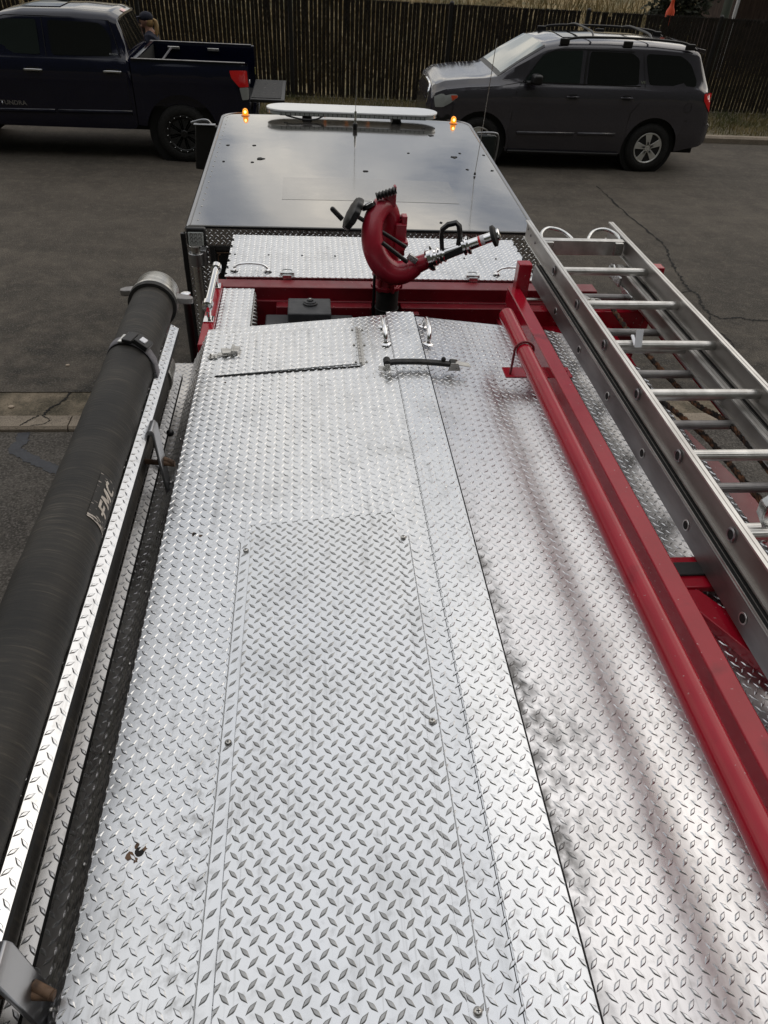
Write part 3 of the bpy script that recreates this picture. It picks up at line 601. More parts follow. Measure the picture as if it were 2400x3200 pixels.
# --- grab handles at the ridge
def d_handle(name, a, c, up, parent, r=.0085, mat='chrome', h=.045):
    a, c, up = Vector(a), Vector(c), Vector(up).normalized(); d = (c-a).normalized()
    pts = [a+up*.004, a+up*h*.55+d*.002, a+up*h+d*.028, a+up*(h+.004)+d*(c-a).length*.5, c+up*h-d*.028, c+up*h*.55-d*.002, c+up*.004]
    o = MB().tube(crom(pts, 6), r, 10).build(name, mat, parent)
    for q, s_ in ((a, -1), (c, 1)):
        b = MB(); b.lathe(q+d*s_*.004, up, [(0, .021), (.004, .021), (.008, .012), (.012, .010)], 16); f = b.build('mounting_foot', mat, o)
    return o
for sx, xx, ff in ((0, .300, lidL), (1, .470, lidR)):
    d_handle('grab_handle', ff(xx, 2.635, .003), ff(xx+.001, 2.785, .003), (-.1+.2*sx, 0, 1), fe, r=.0098, h=.05)

# --- rubber hold-down strap across the ridge
st = MB()
pa = [V(.288, 2.425, 1.322), V(.32, 2.427, 1.318), V(.40, 2.428, 1.318), V(.47, 2.424, 1.320), V(.535, 2.420, 1.325)]
rows = []
for p in crom(pa, 5): rows.append([p+Vector((0, -.013, -.006)), p+Vector((0, -.013, .007)), p+Vector((0, .013, .007)), p+Vector((0, .013, -.006)), p+Vector((0, -.013, -.006))])
st.grid(rows); st.cyl(V(.284, 2.408, 1.318), V(.284, 2.445, 1.318), .014, 14); st.box(V(.535, 2.42, 1.322), (.02, .03, .02)); st.ball(V(.50, 2.432, 1.310), .010, 8, 6)
sto = st.build('rubber_strap', 'rubber', fe, bevel=.002)
b = MB(); b.box(V(.276, 2.420, 1.342), (.045, .032, .003)); b.box(V(.284, 2.405, 1.330), (.020, .003, .028)); b.build('anchor_plate', 'steel', sto, bevel=.001)
b = MB(); b.prism([V(.515, 2.402, 1.343), V(.565, 2.402, 1.343), V(.553, 2.402, 1.312), V(.525, 2.402, 1.310)], (0, .003, 0)); b.prism([V(.515, 2.436, 1.343), V(.565, 2.436, 1.343), V(.553, 2.436, 1.312), V(.525, 2.436, 1.310)], (0, .003, 0))
b.prism([V(.535, 2.405, 1.318), V(.606, 2.408, 1.332), V(.600, 2.440, 1.332), V(.535, 2.438, 1.318)], (0, 0, .003)); b.build('steel_buckle', 'steel', sto, bevel=.001)

# --- body of the pump well
def bodypart(name, boxes, mat, parent=fe, bevel=.004):
    b = MB()
    for q in boxes: b.bx(q[0], q[1], q[2], q[3], CZ-q[4], CZ-q[5])
    return b.build(name, mat, parent, bevel=bevel)
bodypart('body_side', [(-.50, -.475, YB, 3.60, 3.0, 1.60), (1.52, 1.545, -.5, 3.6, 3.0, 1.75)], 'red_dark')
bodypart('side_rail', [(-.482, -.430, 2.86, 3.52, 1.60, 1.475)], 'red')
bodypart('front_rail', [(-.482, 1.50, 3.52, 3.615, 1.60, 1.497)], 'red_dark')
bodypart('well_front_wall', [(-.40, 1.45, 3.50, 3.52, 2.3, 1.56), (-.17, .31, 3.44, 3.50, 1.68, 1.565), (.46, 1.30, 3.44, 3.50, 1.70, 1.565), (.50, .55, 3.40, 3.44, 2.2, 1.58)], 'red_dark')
bodypart('well_floor', [(-.43, 1.45, 2.6, 3.52, 2.4, 2.28)], 'matte')
bodypart('well_rear_wall', [(-.43, 1.45, 2.6, 2.64, 2.3, 1.52)], 'matte')
bodypart('locker_side', [(-.276, -.270, 2.8, 3.50, 2.2, 1.515)], 'steel', bevel=0)
sc_ = tread('locker_lid', [(0, 0), (.152, 0), (.152, .64), (0, .64)], V(-.427, 2.87, 1.502), (1, 0, 0), (0, 1, 0), fe, off=(.006, .01))
b = MB()
for i in range(16):
    for j in range(5): b.ball(V(-.268, 2.92+i*.038+(j % 2)*.019, 1.53+j*.028), .009, 6, 4, (.35, 1, .6))
b.build('perforated_screen', 'chrome', fe)
# water tank fill box
tk = bodypart('fill_box', [(-.108, .100, 3.245, 3.425, 1.95, 1.510)], 'grey_plastic', bevel=.006)
b = MB(); b.lathe(V(.0, 3.36, 1.509), (0, 0, 1), [(0, .036), (.006, .036), (.010, .030), (.014, .030), (.016, .016), (.022, .015)], 24); cap = b.build('fill_cap', 'grey_plastic', tk)
b = MB(); b.lathe(V(.0, 3.36, 1.487), (0, 0, 1), [(0, .006), (.003, .005)], 12); b.build('cap_bolt', 'steel', cap)
bodypart('tank_top', [(-.22, .21, 2.75, 3.40, 2.1, 1.585)], 'grey_plastic', bevel=.006)
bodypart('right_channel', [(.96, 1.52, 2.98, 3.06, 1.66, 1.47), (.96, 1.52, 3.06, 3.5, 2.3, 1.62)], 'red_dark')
b = MB(); b.cyl(V(.97, 3.18, 1.40), V(1.56, 3.18, 1.40), .011, 10); b.build('tie_rod', 'steel', fe)

# --- monitor (deck gun)
mon = thing('water_cannon', None, None, (XC, 3.43, CZ-1.6)); adopt(mon, fe)
mon.location = Vector((XC, 3.43, CZ-1.6))-wloc(fe)
b = MB(); b.cyl(V(XC, 3.44, 2.2), V(XC, 3.44, 1.44), .056, 28); b.tube([V(XC+.058*math.cos(a), 3.44+.058*math.sin(a), 1.56) for a in np.linspace(0, 2*math.pi, 25)[:-1]], .004, 6, closed=True); b.build('riser_pipe', 'rubber', mon)
b = MB(); b.lathe(V(XC-.008, 3.44, 1.455), (0, 0, 1), [(0, .075), (.018, .078), (.02, .066), (.055, .062), (.06, .072), (.075, .072), (.078, .055), (.12, .05)], 8, ); b.lathe(V(XC, 3.44, 1.42), (0, 0, 1), [(0, .058), (.05, .058)], 24)
for a in range(6): b.cyl(V(XC+.066*math.cos(a), 3.44+.066*math.sin(a), 1.46), V(XC+.066*math.cos(a), 3.44+.066*math.sin(a), 1.365), .009, 8)
b.build('swivel_base', 'red_metal', mon, bevel=.002)
Yc = 3.40
path = [(.392, 3.47, 1.36), (.392, 3.47, 1.25), (.390, 3.47, 1.16), (.370, 3.46, 1.092), (.335, 3.43, 1.070), (.298, 3.38, 1.105), (.287, 3.34, 1.165), (.300, 3.32, 1.230), (.340, 3.31, 1.295), (.395, 3.31, 1.330), (.455, 3.32, 1.325), (.500, 3.33, 1.300)]
b = MB(); pp = crom([V(*p) for p in path], 6); k = len(pp)
b.tube(pp, [(.046+.009*min(1, max(0, (i/k-.45)/.25)) if i < k*.86 else .055-.012*(i/k-.86)/.14) for i in range(k)], 24); b.cyl(V(.388, 3.48, 1.36), V(.388, 3.48, 1.13), .055, 24); wb = MB(); wb.prism([V(.32, 3.455, 1.28), V(.32, 3.455, 1.14), V(.36, 3.455, 1.10), V(.44, 3.455, 1.12), V(.46, 3.455, 1.30), V(.40, 3.455, 1.34)], (0, .03, 0)); wb.build('shaded_infill', 'red_dark', mon); b.lathe(V(.335, 3.45, 1.072), (1, .1, -.1), [(0, .047), (.004, .051), (.016, .051), (.02, .047)], 24)  # added dark red plate puts shade into the loop opening
b.build('s_bend_pipe', 'red_metal', mon)
b = MB(); b.cyl(V(.47, 3.33, 1.315), V(.565, 3.31, 1.262), .043, 20, .034); b.lathe(V(.445, 3.32, 1.325), (1, 0, .25), [(0, .05), (.012, .052), (.024, .05)], 24)
b.box(V(.43, 3.42, 1.20), (.05, .03, .12)); b.box(V(.445, 3.44, 1.13), (.025, .05, .05)); b.box(V(.45, 3.43, 1.225), (.03, .08, .02)); b.build('outlet_neck', 'red_metal', mon, bevel=.003)
b = MB(); b.box(V(.372, 3.44, 1.035), (.055, .045, .06)); b.box(V(.392, 3.43, 1.000), (.012, .035, .055)); b.build('grip_bracket', 'red_metal', mon, bevel=.004)
ga, gb = V(.305, 3.40, 1.015), V(.395, 3.40, .985); d = (gb-ga)
b = MB(); b.tube([ga+d*(i/24) for i in range(25)], [.0155+.0030*math.sin(i*math.pi/2) for i in range(25)], 16); b.build('ribbed_grip', 'black', mon)
# handwheel
wc = V(.192, 3.36, 1.075); ax = Vector((.80, .15, .42)).normalized() if False else (V(.330, 3.36, 1.155)-wc).normalized()
b = MB(); b.lathe(wc-ax*.010, ax, [(0, .02), (.002, .060), (.006, .071), (.020, .075), (.032, .072), (.036, .062), (.026, .054), (.014, .034), (.012, .018)], 60, flute=(10, .05, .05)); wh = b.build('handwheel', 'black', mon)
b = MB(); b.cyl(wc, wc+ax*.30, .0095, 14); b.build('worm_shaft', 'black', mon)
b = MB(); b.cyl(V(.107, 3.34, 1.055), V(.150, 3.34, 1.098), .0115, 14); b.ball(V(.107, 3.34, 1.055), .0115); b.build('crank_grip', 'black', wh)
# gauge
gc = V(.272, 3.39, 1.055); gx = Vector((-.45, .2, .85)).normalized()
b = MB(); b.lathe(gc-gx*.008, gx, [(0, .030), (.003, .034), (.016, .034), (.020, .030)], 28); gg = b.build('pressure_gauge', 'black', mon)
b = MB(); b.tube([gc+gx*.011+(gx.orthogonal().normalized()*math.cos(a)+gx.cross(gx.orthogonal().normalized())*math.sin(a))*.033 for a in np.linspace(0, 2*math.pi, 25)[:-1]], .0028, 6, closed=True); b.build('gauge_bezel', 'chrome', gg)
MB().cyl(gc-gx*.04, gc-gx*.006, .007, 10).build('gauge_stem', 'steel', gg)
# brass valve + lock lever
b = MB(); b.box(V(.475, 3.28, 1.250), (.05, .018, .028), Matrix.Rotation(.6, 3, 'Y')); b.build('locking_lever', 'zinc', mon, bevel=.003)
b = MB(); b.cyl(V(.33, 3.27, 1.175), V(.45, 3.27, 1.262), .010, 12); b.build('tie_lever', 'black', mon)
b = MB(); b.tube(crom([V(.325, 3.46, 1.36), V(.313, 3.40, 1.375), V(.312, 3.39, 1.43), V(.315, 3.42, 1.60)], 5), .007, 8); b.build('drain_tube', 'black', mon)
# nozzle, pointing right
na = V(.560, 3.31, 1.262); nb = V(.835, 3.25, 1.128); nd = (nb-na).normalized(); Ln = (nb-na).length
noz = MB().lathe(na, nd, [(-.01, 0.0464), (.0, 0.0561), (.018, 0.0561), (.022, 0.0390), (.03, 0.0403), (.04, 0.0329), (.05, 0.0403), (.058, 0.0293), (.07, 0.0378), (.08, 0.0293), (.12, 0.0281), (.16, 0.0268), (.165, 0.0390), (.175, 0.0390), (.178, 0.0317), (.186, 0.0415), (.196, 0.0415), (.198, 0.0244), (.27, 0.0226), (Ln-.01, 0.0226)], 28).build('nozzle', 'chrome', mon)
MB().lathe(nb-nd*.012, nd, [(0, .032), (.004, .047), (.018, .048), (.022, .040), (.026, .034)], 26).build('bumper_ring', 'rubber', noz)
MB().lathe(nb+nd*.004, nd, [(.006, .026), (.020, .0275), (.024, .022), (.022, .013), (.010, .012)], 24).build('tip', 'chrome', noz)
MB().lathe(nb+nd*.0225, nd, [(0, .0135), (.0022, .0130)], 20).build('bore', 'matte', noz)
MB().lathe(na+nd*.205, nd, [(0, .0237), (.018, .0235)], 20).build('yellow_band', simple('ochre_label', (.45, .27, .04), .5), noz)
MB().lathe(na+nd*.228, nd, [(0, .0234), (.040, .0232)], 20).build('white_label', 'white_tag', noz)
MB().lathe(na+nd*.240, nd, [(0, .0238), (.010, .0238)], 20).build('red_mark', 'redlens', noz)
sdv = nd.cross(Vector((0, 0, 1))).normalized(); upn = sdv.cross(nd)
b = MB(); A_ = na+sdv*.030+nd*.005-upn*.01
b.beam(A_, na+nd*.185+sdv*.028+upn*.002, .008, .030)
b.tube(([na+nd*.070+sdv*.012+upn*.02, na+nd*.090+sdv*.012+upn*.085, na+nd*.104+sdv*.012+upn*.112, na+nd*.135+sdv*.010+upn*.122, na+nd*.172+sdv*.010+upn*.117, na+nd*.180+sdv*.010+upn*.10, na+nd*.172+sdv*.010+upn*.06, na+nd*.150+sdv*.010+upn*.02]), .0135, 4)
b.build('bail_handle', 'black', noz, bevel=.002)

# --- tread-plate equipment box ahead of the well
eb = tread('equipment_box', [(0, 0), (1.63, 0), (1.63, .60), (0, .60)], V(-.431, 3.63, 1.49), (1, 0, 0), (0, 1, 0), fe, off=(.004, .02), thick=.004)
b = MB(); b.bx(-.425, 1.193, 3.635, 4.225, CZ-1.9, CZ-1.4945); b.build('box_shell', 'tread_dark', eb, bevel=.003)
b = MB()
for x in np.arange(-.40, 1.2, .18): b.ball(V(x, 3.93, 1.4885), .006, 8, 5, (1, 1, .5))
for y in (3.66, 3.75, 3.84, 3.93, 4.05, 4.15):
    b.ball(V(-.427, y, 1.488), .007, 8, 5); b.ball(V(1.195, y, 1.488), .007, 8, 5)
b.build('box_screws', 'black', eb)
for x in (-.385, 1.00): d_handle('lift_handle', V(x, 3.70, 1.487), V(x+.165, 3.70, 1.487), (0, .25, 1), eb, r=.0075, h=.032)
for x in (-.115, .855):
    b = MB(); b.box(V(x, 3.652, 1.482), (.075, .030, .005)); b.cyl(V(x-.036, 3.645, 1.474), V(x+.036, 3.645, 1.474), .007, 10); b.box(V(x, 3.625, 1.49), (.045, .012, .03)); b.tube(crom([V(x-.03, 3.66, 1.478), V(x-.02, 3.675, 1.468), V(x+.02, 3.675, 1.468), V(x+.03, 3.66, 1.478)], 4), .004, 6)
    b.build('box_latch', 'zinc', eb, bevel=.0015)

# --- cab
CR = 1.65; YR, YFc = 4.84, 8.12
def roofx(y):
    f = (y-YR)/(YFc-YR); q = max(0, y-(YFc-.20)); k = .20-math.sqrt(max(0, .04-q*q)); return -.765-.04*f+k, 1.532+.085*f-k
b = MB(); rows = []
YS_ = [YR+(YFc-.2-YR)*j/22 for j in range(23)]+[YFc-.2+.2*math.sin(R(90*j/8)) for j in range(1, 8)]+[YFc]
for j in range(31):
    y = YS_[j]; a, c = roofx(y); row = []
    fe_ = .10*max(0, (j-27)/3)**2
    for i in range(41):
        t = i/40; x = a+(c-a)*t; cr_ = .020*(1-(2*t-1)**2)
        x2, dz = x, 0
        row.append(Vector((x2, y, CZ-CR-.012+cr_*.6-fe_*.5)))
    rows.append(row)
b.grid(rows)
# rolled edges
for side in (0, 1):
    rr = []
    for j in range(31):
        y = YS_[j]; q = roofx(y)[side]; s_ = -1 if side == 0 else 1; fe_ = .10*max(0, (j-27)/3)**2*.5
        prof = [(0, -.012), (.012, -.014), (.030, -.022), (.045, -.040), (.052, -.07), (.055, -.30), (.058, -1.2)]
        row = [Vector((q+s_*px_, y, CZ-CR+pz-fe_)) for px_, pz in prof]
        rr.append(row if side else row[::-1])
    b.grid(rr)
rr = []
for pz, py_ in ((0, 0), (-.02, .03), (-.06, .055), (-.12, .065), (-.5, .12), (-1.2, .2)):
    rr.append([Vector((roofx(YFc)[0]+(roofx(YFc)[1]-roofx(YFc)[0])*i/40, YFc+py_, CZ-CR-.062+.0+pz)) for i in range(41)])
b.grid([list(r_) for r_ in rr])
cab = b.build('cab_shell', 'black_paint', fe, ang=60)
# bright drip moulding along roof edges
for s_ in (0, 1):
    b = MB(); pts = []
    for j in range(30):
        y = YS_[j]+.004; q = roofx(y)[s_]; pts.append(Vector((q+(-.014 if s_ == 0 else .014), y, CZ-CR-.012)))
    rows = [[p+Vector((-.013, 0, .001)), p+Vector((-.009, 0, .007)), p+Vector((.009, 0, .007)), p+Vector((.013, 0, .001))] for p in pts]; b.grid(rows); b.build('drip_moulding', 'alu_satin', cab)
# faded rectangle + blemishes on the roof
b = MB(); zr = CZ-CR+.0022
def rz(x): a, c = roofx(6); t = (x-a)/(c-a); return CZ-CR-.012+.012*(1-(2*t-1)**2)
b.grid([[Vector((-.19+1.29*i/12, 5.42+.54*j/4, rz(-.19+1.29*i/12)+.0012)) for i in range(13)] for j in range(5)]); b.build('faded_roof_panel', 'roof_patch', cab)
b = MB()
for (x, y, r) in ((-.68, 6.88, .016), (-.46, 6.88, .016), (-.386, 6.47, .034), (-.677, 6.37, .014), (-.449, 6.36, .013), (.46, 6.17, .020), (1.16, 7.43, .028), (1.267, 6.70, .032), (1.34, 6.84, .014), (1.55, 6.82, .015), (1.32, 6.335, .016), (1.53, 6.338, .016), (.872, 6.77, .012), (-.2, 7.75, .018), (1.12, 7.7, .016), (.9, 5.0, .012)):
    blot(b, Vector((x, y, rz(x)+.0006)), r, 8, .0035)
b.build('roof_blemishes', 'matte', cab)
for k_ in range(22):
    y_ = 4.98+k_*.14; MB().ball(Vector((roofx(y_)[0]+.035, y_, rz(roofx(y_)[0]+.035)+.001)), .0065, 8, 5, (1, 1, .5)).build('roof_rivet', 'steel', cab)
# rear wall of the cab in tread plate, framing a window
def wallp(name, x0, x1, d0, d1, parent, mats=('tread_wall', 'lug_bright')): return tread(name, [(0, 0), (x1-x0, 0), (x1-x0, d0-d1), (0, d0-d1)], V(x0, YR-.003, d0), (1, 0, 0), (0, 0, 1), parent, mats=mats, off=(.004, .008), thick=.003, rot=1, sc=1.12)
rw = wallp('cab_rear_panel', -.80, 1.575, 1.775, 1.665, cab)
wallp('cab_rear_panel', -.80, -.655, 3.0, 1.7755, cab); wallp('cab_rear_panel', 1.43, 1.575, 3.0, 1.7755, cab)
b = MB(); b.prism([(-.80, YR-.009, CZ-1.665), (1.575, YR-.009, CZ-1.665), (1.54, YR-.009, CZ-1.650), (-.77, YR-.009, CZ-1.650)], (0, .02, 0)); b.build('rear_roof_seam', 'black', cab)
win = MB().bx(-.62, 1.40, YR-.001, YR+.01, CZ-2.5, CZ-1.81).build('rear_window', 'glass_dark', cab)
b = MB(); b.bx(-.655, -.62, YR-.010, YR+.004, CZ-3.0, CZ-1.776); b.bx(1.40, 1.43, YR-.010, YR+.004, CZ-3.0, CZ-1.776); b.bx(-.62, 1.40, YR-.010, YR+.004, CZ-1.81, CZ-1.776); b.bx(-.62, 1.40, YR-.010, YR+.004, CZ-3.0, CZ-2.5); b.build('window_gasket', 'rubber', win, bevel=.004)
b = MB(); b.tube(crom([V(-.605, YR-.008, 2.4), V(-.605, YR-.008, 1.90), V(-.59, YR-.008, 1.835), V(-.54, YR-.008, 1.822), V(.2, YR-.008, 1.822)], 6), .003, 5); b.build('gasket_bead', 'rust', win)
b = MB(); b.bx(-.832, -.800, YR-.012, YR+.02, CZ-3.0, CZ-1.70); b.build('corner_trim', 'black', cab, bevel=.004)
b = MB(); b.bx(-.865, -.835, 5.0, 5.06, CZ-2.03, CZ-1.92); b.build('door_hinge_cover', 'alu_satin', cab, bevel=.01)
# chrome stack + work light
b = MB(); b.cyl(V(-.728, 4.72, 2.9), V(-.728, 4.72, 1.74), .030, 24); stk = b.build('exhaust_stack', 'steel', fe)
b = MB(); b.lathe(V(-.728, 4.72, 1.86), (0, 0, 1), [(0, .048), (.08, .048)], 24); b.box(V(-.69, 4.76, 1.82), (.05, .08, .10)); b.build('stack_clamp', 'alu_satin', stk, bevel=.004)
wlg = MB().box(V(-.705, 4.665, 1.655), (.118, .06, .105), Matrix.Rotation(R(-12), 3, 'X')).build('work_light', 'black', fe, bevel=.012, seg=3)
b = MB(); rt_ = Matrix.Rotation(R(-12), 3, 'X'); c0 = V(-.705, 4.630, 1.662)
b.box(c0, (.092, .006, .080), rt_); b.build('lens', 'lens', wlg, bevel=.004)
b = MB()
for i in range(3):
    for j in range(3):
        if (i, j) != (1, 1) or 1: b.lathe(c0+rt_ @ Vector(((i-1)*.026, -.004, (j-1)*.023)), (0, -1, .2), [(-.002, .0115), (.001, .0105), (-.0015, .004)], 12)
b.build('reflectors', 'alu_dark', wlg)
# light bar
lb = thing('light_bar', None, None, (.43, 7.9, CZ-1.6)); adopt(lb, fe); lb.location = Vector((.43, 7.9, CZ-1.6))-wloc(fe)
def stadium(x0, x1, yc, hw, n=14):
    r = hw; P = []
    for i in range(n+1): a = math.pi/2+math.pi*i/n; P.append((x0+r+r*1.25*math.cos(a), yc+r*math.sin(a)))
    for i in range(n+1): a = -math.pi/2+math.pi*i/n; P.append((x1-r+r*1.25*math.cos(a), yc+r*math.sin(a)))
    return P
P = stadium(-.352, 1.250, 7.98, .165)
MB().prism([(x, y, CZ-1.578) for x, y in P], (0, 0, .018)).build('top_cover', 'white', lb, bevel=.006)
P2 = stadium(-.347, 1.245, 7.98, .162); b = MB(); b.prism([(x, y, CZ-1.606) for x, y in P2], (0, 0, .025)); b.build('lens_band', 'lens', lb)
b = MB()
for x in np.arange(-.25, 1.15, .045): b.bx(x, x+.006, 7.815, 7.821, CZ-1.605, CZ-1.581)
b.bx(-.26, 1.16, 7.8165, 7.8195, CZ-1.607, CZ-1.6035); b.build('lens_dividers', 'black', lb)
for x in (0, .88): MB().prism([(x-.05, 7.87, CZ-1.655), (x+.05, 7.87, CZ-1.655), (x+.035, 7.87, CZ-1.607), (x-.035, 7.87, CZ-1.607)], (0, .2, 0)).build('mounting_foot', 'black', lb, bevel=.004)
MB().tube(crom([V(-.2, 7.86, 1.615), V(-.05, 7.80, 1.63), V(.08, 7.81, 1.63), V(.16, 7.86, 1.608)], 5), .008, 6).build('cable', 'black', lb)
def beacon(x, y, s=1., mat='amber', hot=True):
    t = MB().lathe(V(x, y, 1.668), (0, 0, 1), [(0, .042*s), (.012*s, .042*s), (.020*s, .030*s)], 20).build('marker_beacon', 'amber_dim', fe)
    MB().lathe(V(x, y, 1.650), (0, 0, 1), [(0, .028*s), (.03*s, .027*s), (.048*s, .020*s), (.056*s, .008*s)], 20).build('lens', mat, t)
    if hot: MB().ball(V(x, y-.022*s, 1.622), .012*s, 10, 8).build('lamp', 'amber_hot', t)
beacon(-.60, 8.00); beacon(1.465, 7.98)
for x in (.18, .40, .62): beacon(x, 8.17, .55, 'amber_dim', False)
# antennas
an = MB().lathe(V(.452, 7.55, 1.648), (0, 0, 1), [(0, .022), (.05, .022), (.055, .016), (.06, .010), (.15, .010), (.155, .004)], 16).build('whip_antenna', 'black', fe)
MB().lathe(V(.452, 7.55, 1.59), (0, 0, 1), [(0, .011), (.09, .011), (.10, .006)], 12).build('chrome_ferrule', 'chrome', an)
MB().tube([V(.452, 7.55, 1.50), V(.455, 7.56, 1.10)], .0026, 6).build('whip', 'steel', an)
an = MB().lathe(V(1.352, 6.17, 1.652), (0, 0, 1), [(0, .010), (.014, .008), (.02, .004)], 12).build('whip_antenna', 'black', fe)
MB().tube(crom([V(1.352, 6.17, 1.64), V(1.372, 6.18, 1.3), V(1.40, 6.20, .72)], 6), .0026, 6).build('whip', 'steel', an)
# mirrors
def mirror(x, s_):
    m_ = MB().box(V(x, 7.6, 1.86), (.215, .055, .40), Matrix.Rotation(-.1*s_, 3, 'Y')).build('wing_mirror', 'black', fe, bevel=.014)
    MB().tube(crom([V(x-.06*s_, 7.62, 1.68), V(x-.03*s_, 7.62, 1.635), V(x+.03*s_, 7.62, 1.63), V(x+.13*s_ if s_ < 0 else x-.16, 7.64, 1.66)], 5), .011, 8).build('mirror_bracket', 'alu_satin', m_)
    MB().box(V(x, 7.57, 1.655), (.20, .05, .012)).build('mirror_cap', 'alu_satin', m_, bevel=.005)
    return m_
mirror(-.95, -1)
m2 = MB().box(V(1.74, 7.62, 1.80), (.20, .05, .26)).build('wing_mirror', 'glass_mid', fe, bevel=.03, seg=4)
MB().tube(crom([V(1.64, 7.6, 1.655), V(1.80, 7.6, 1.65), V(1.85, 7.6, 1.68), V(1.855, 7.6, 1.80), V(1.84, 7.6, 1.93)], 6), .010, 8).build('mirror_bracket', 'alu_satin', m2)
# window reveal on right cab rear + grab rails on the left
gr = MB().cyl(V(-.452, 3.09, 1.395), V(-.452, 3.50, 1.395), .0165, 20).build('grab_rail', 'chrome', fe)
for y in (3.075, 3.495): MB().lathe(V(-.452, y-.02, 1.395), (0, 1, 0), [(0, .016), (.004, .024), (.045, .024), (.048, .018)], 20).build('rail_end', 'chrome', gr)
for y in (3.10, 3.47):
    b = MB(); b.tube([V(-.452, y, 1.41), V(-.455, y, 1.475)], [.012, .009], 12); b.box(V(-.457, y, 1.472), (.045, .06, .006)); b.build('stanchion', 'chrome', gr, bevel=.002)
gr = MB().cyl(V(-.60, 3.42, 2.4), V(-.60, 3.42, 1.50), .018, 18).build('grab_rail', 'black', fe)
MB().lathe(V(-.60, 3.42, 1.52), (0, 0, 1), [(0, .023), (.03, .023), (.034, .014)], 18).build('rail_end', 'chrome', gr)
# --- hose trays on the left: flat shelf with a turned-down outer edge
def shelf(x0, z0, x1, z1, x2, z2, yf, label, lug, base):
    t_ = tread('hose_tray', [(0, YB), (x1-x0, YB), (x1-x0, yf), (0, yf)], V(x0, 0, z0), V(x1, 0, z1)-V(x0, 0, z0), (0, 1, 0), fe, mats=('tread_dark', lug), off=(.012, .01), thick=.004); t_['label'] = label
    d = V(x2, 0, z2)-V(x1, 0, z1); tread('turned_edge', [(0, YB), (d.length, YB), (d.length, yf), (0, yf)], V(x1, 0, z1), d, (0, 1, 0), t_, mats=(base, lug), off=(.008, .016), thick=.004)
    MB().bx(x2-.004, x2-.001, YB, yf-.002, CZ-z2-.022, CZ-z2-.002).build('tray_hem', 'matte', t_); return t_
shelf(-.70, 1.318, -.530, 1.267, -.503, 1.283, 2.62, 'upper tread-plate tray', 'lug', 'tread')
shelf(-.72, 1.500, -.542, 1.471, -.514, 1.4785, 2.62, 'lower tread-plate tray', 'lug_shade', 'tread_wall')  # darker plate than the upper tray, its neighbours' shade put into the colour
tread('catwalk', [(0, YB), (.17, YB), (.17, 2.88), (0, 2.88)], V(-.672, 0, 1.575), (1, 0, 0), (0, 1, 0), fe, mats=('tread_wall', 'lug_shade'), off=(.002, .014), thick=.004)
for y in (1.915, .44):
    b = MB(); h = .032
    b.prism([V(-.530, y-h, 1.322), V(-.530, y+h, 1.322), V(-.500, y+h, 1.275), V(-.488, y+h, 1.272), V(-.482, y+h, 1.285), V(-.466, y+h*.5, 1.50), V(-.466, y-h*.5, 1.50), V(-.482, y-h, 1.285), V(-.488, y-h, 1.272), V(-.500, y-h, 1.275)][0:0] or
            [V(-.535, y-h, 1.318), V(-.500, y-h, 1.262), V(-.488, y-h, 1.258), V(-.480, y-h, 1.270), V(-.470, y-h, 1.520), V(-.478, y-h, 1.520), V(-.490, y-h, 1.280), V(-.500, y-h, 1.275), V(-.528, y-h, 1.322)], (0, 2*h, 0))
    br = b.build('tray_bracket', 'alu_satin', fe, bevel=.003)
    MB().cyl(V(-.476, y+.01, 1.395), V(-.444, y-.005, 1.40), .009, 12).build('pivot_rod', 'rust', br)
    MB().cyl(V(-.60, y+.01, 1.395), V(-.44, y-.005, 1.405), .0088, 12).build('rod', 'rust', br)

# --- ladder rack on the right (red)
rack = thing('ladder_rack', None, None, (1.2, 1.5, CZ-1.4)); adopt(rack, fe); rack.location = Vector((1.2, 1.5, CZ-1.4))-wloc(fe)
bodypart('rack_beam', [(.893, .950, YB, 3.10, 1.375, 1.300)], 'red', rack)
bodypart('rack_beam', [(1.545, 1.585, YB, 3.10, 1.42, 1.375)], 'red', rack)
bodypart('rack_post', [(.925, .985, 3.075, 3.13, 1.50, 1.190)], 'red', rack)
bodypart('rack_post', [(1.545, 1.600, 3.075, 3.13, 1.50, 1.195)], 'red', rack)
bodypart('rack_crossbar', [(.952, 1.545, 3.03, 3.09, 1.47, 1.385)], 'red', rack)
cb = bodypart('rack_crossbar', [(.952, 1.545, 1.285, 1.405, 1.400, 1.378)], 'red', rack)
bodypart('rubber_pad', [(.985, 1.50, 1.325, 1.375, 1.3775, 1.368)], 'rubber', cb, bevel=.008)
b = MB(); b.prism([V(.965, 1.285, 1.385), V(1.04, 1.285, 1.385), V(1.62, .30, 1.385), V(1.62, .05, 1.385)], (0, 0, -.05)); b.prism([V(1.10, 1.285, 1.384), V(1.62, 1.285, 1.384), V(1.62, .40, 1.384)], (0, 0, -.006)); b.build('brace', 'red', rack, bevel=.003)
b = MB(); b.prism([V(1.10, 3.03, 1.48), V(1.28, 3.03, 1.48), V(1.66, 1.70, 1.60), V(1.50, 1.60, 1.60)], (0, 0, -.03)); b.prism([V(1.50, 1.60, 1.60), V(1.66, 1.70, 1.60), V(1.72, .2, 1.66), V(1.50, .2, 1.66)], (0, 0, -.03)); b.build('brace', 'red_dark', rack, bevel=.003)
b = MB(); b.prism([V(1.05, 3.03, 1.46), V(1.40, 3.03, 1.46), V(1.40, 2.66, 1.475), V(1.20, 2.90, 1.465)], (0, 0, -.006)); b.build('corner_gusset', 'red', rack)
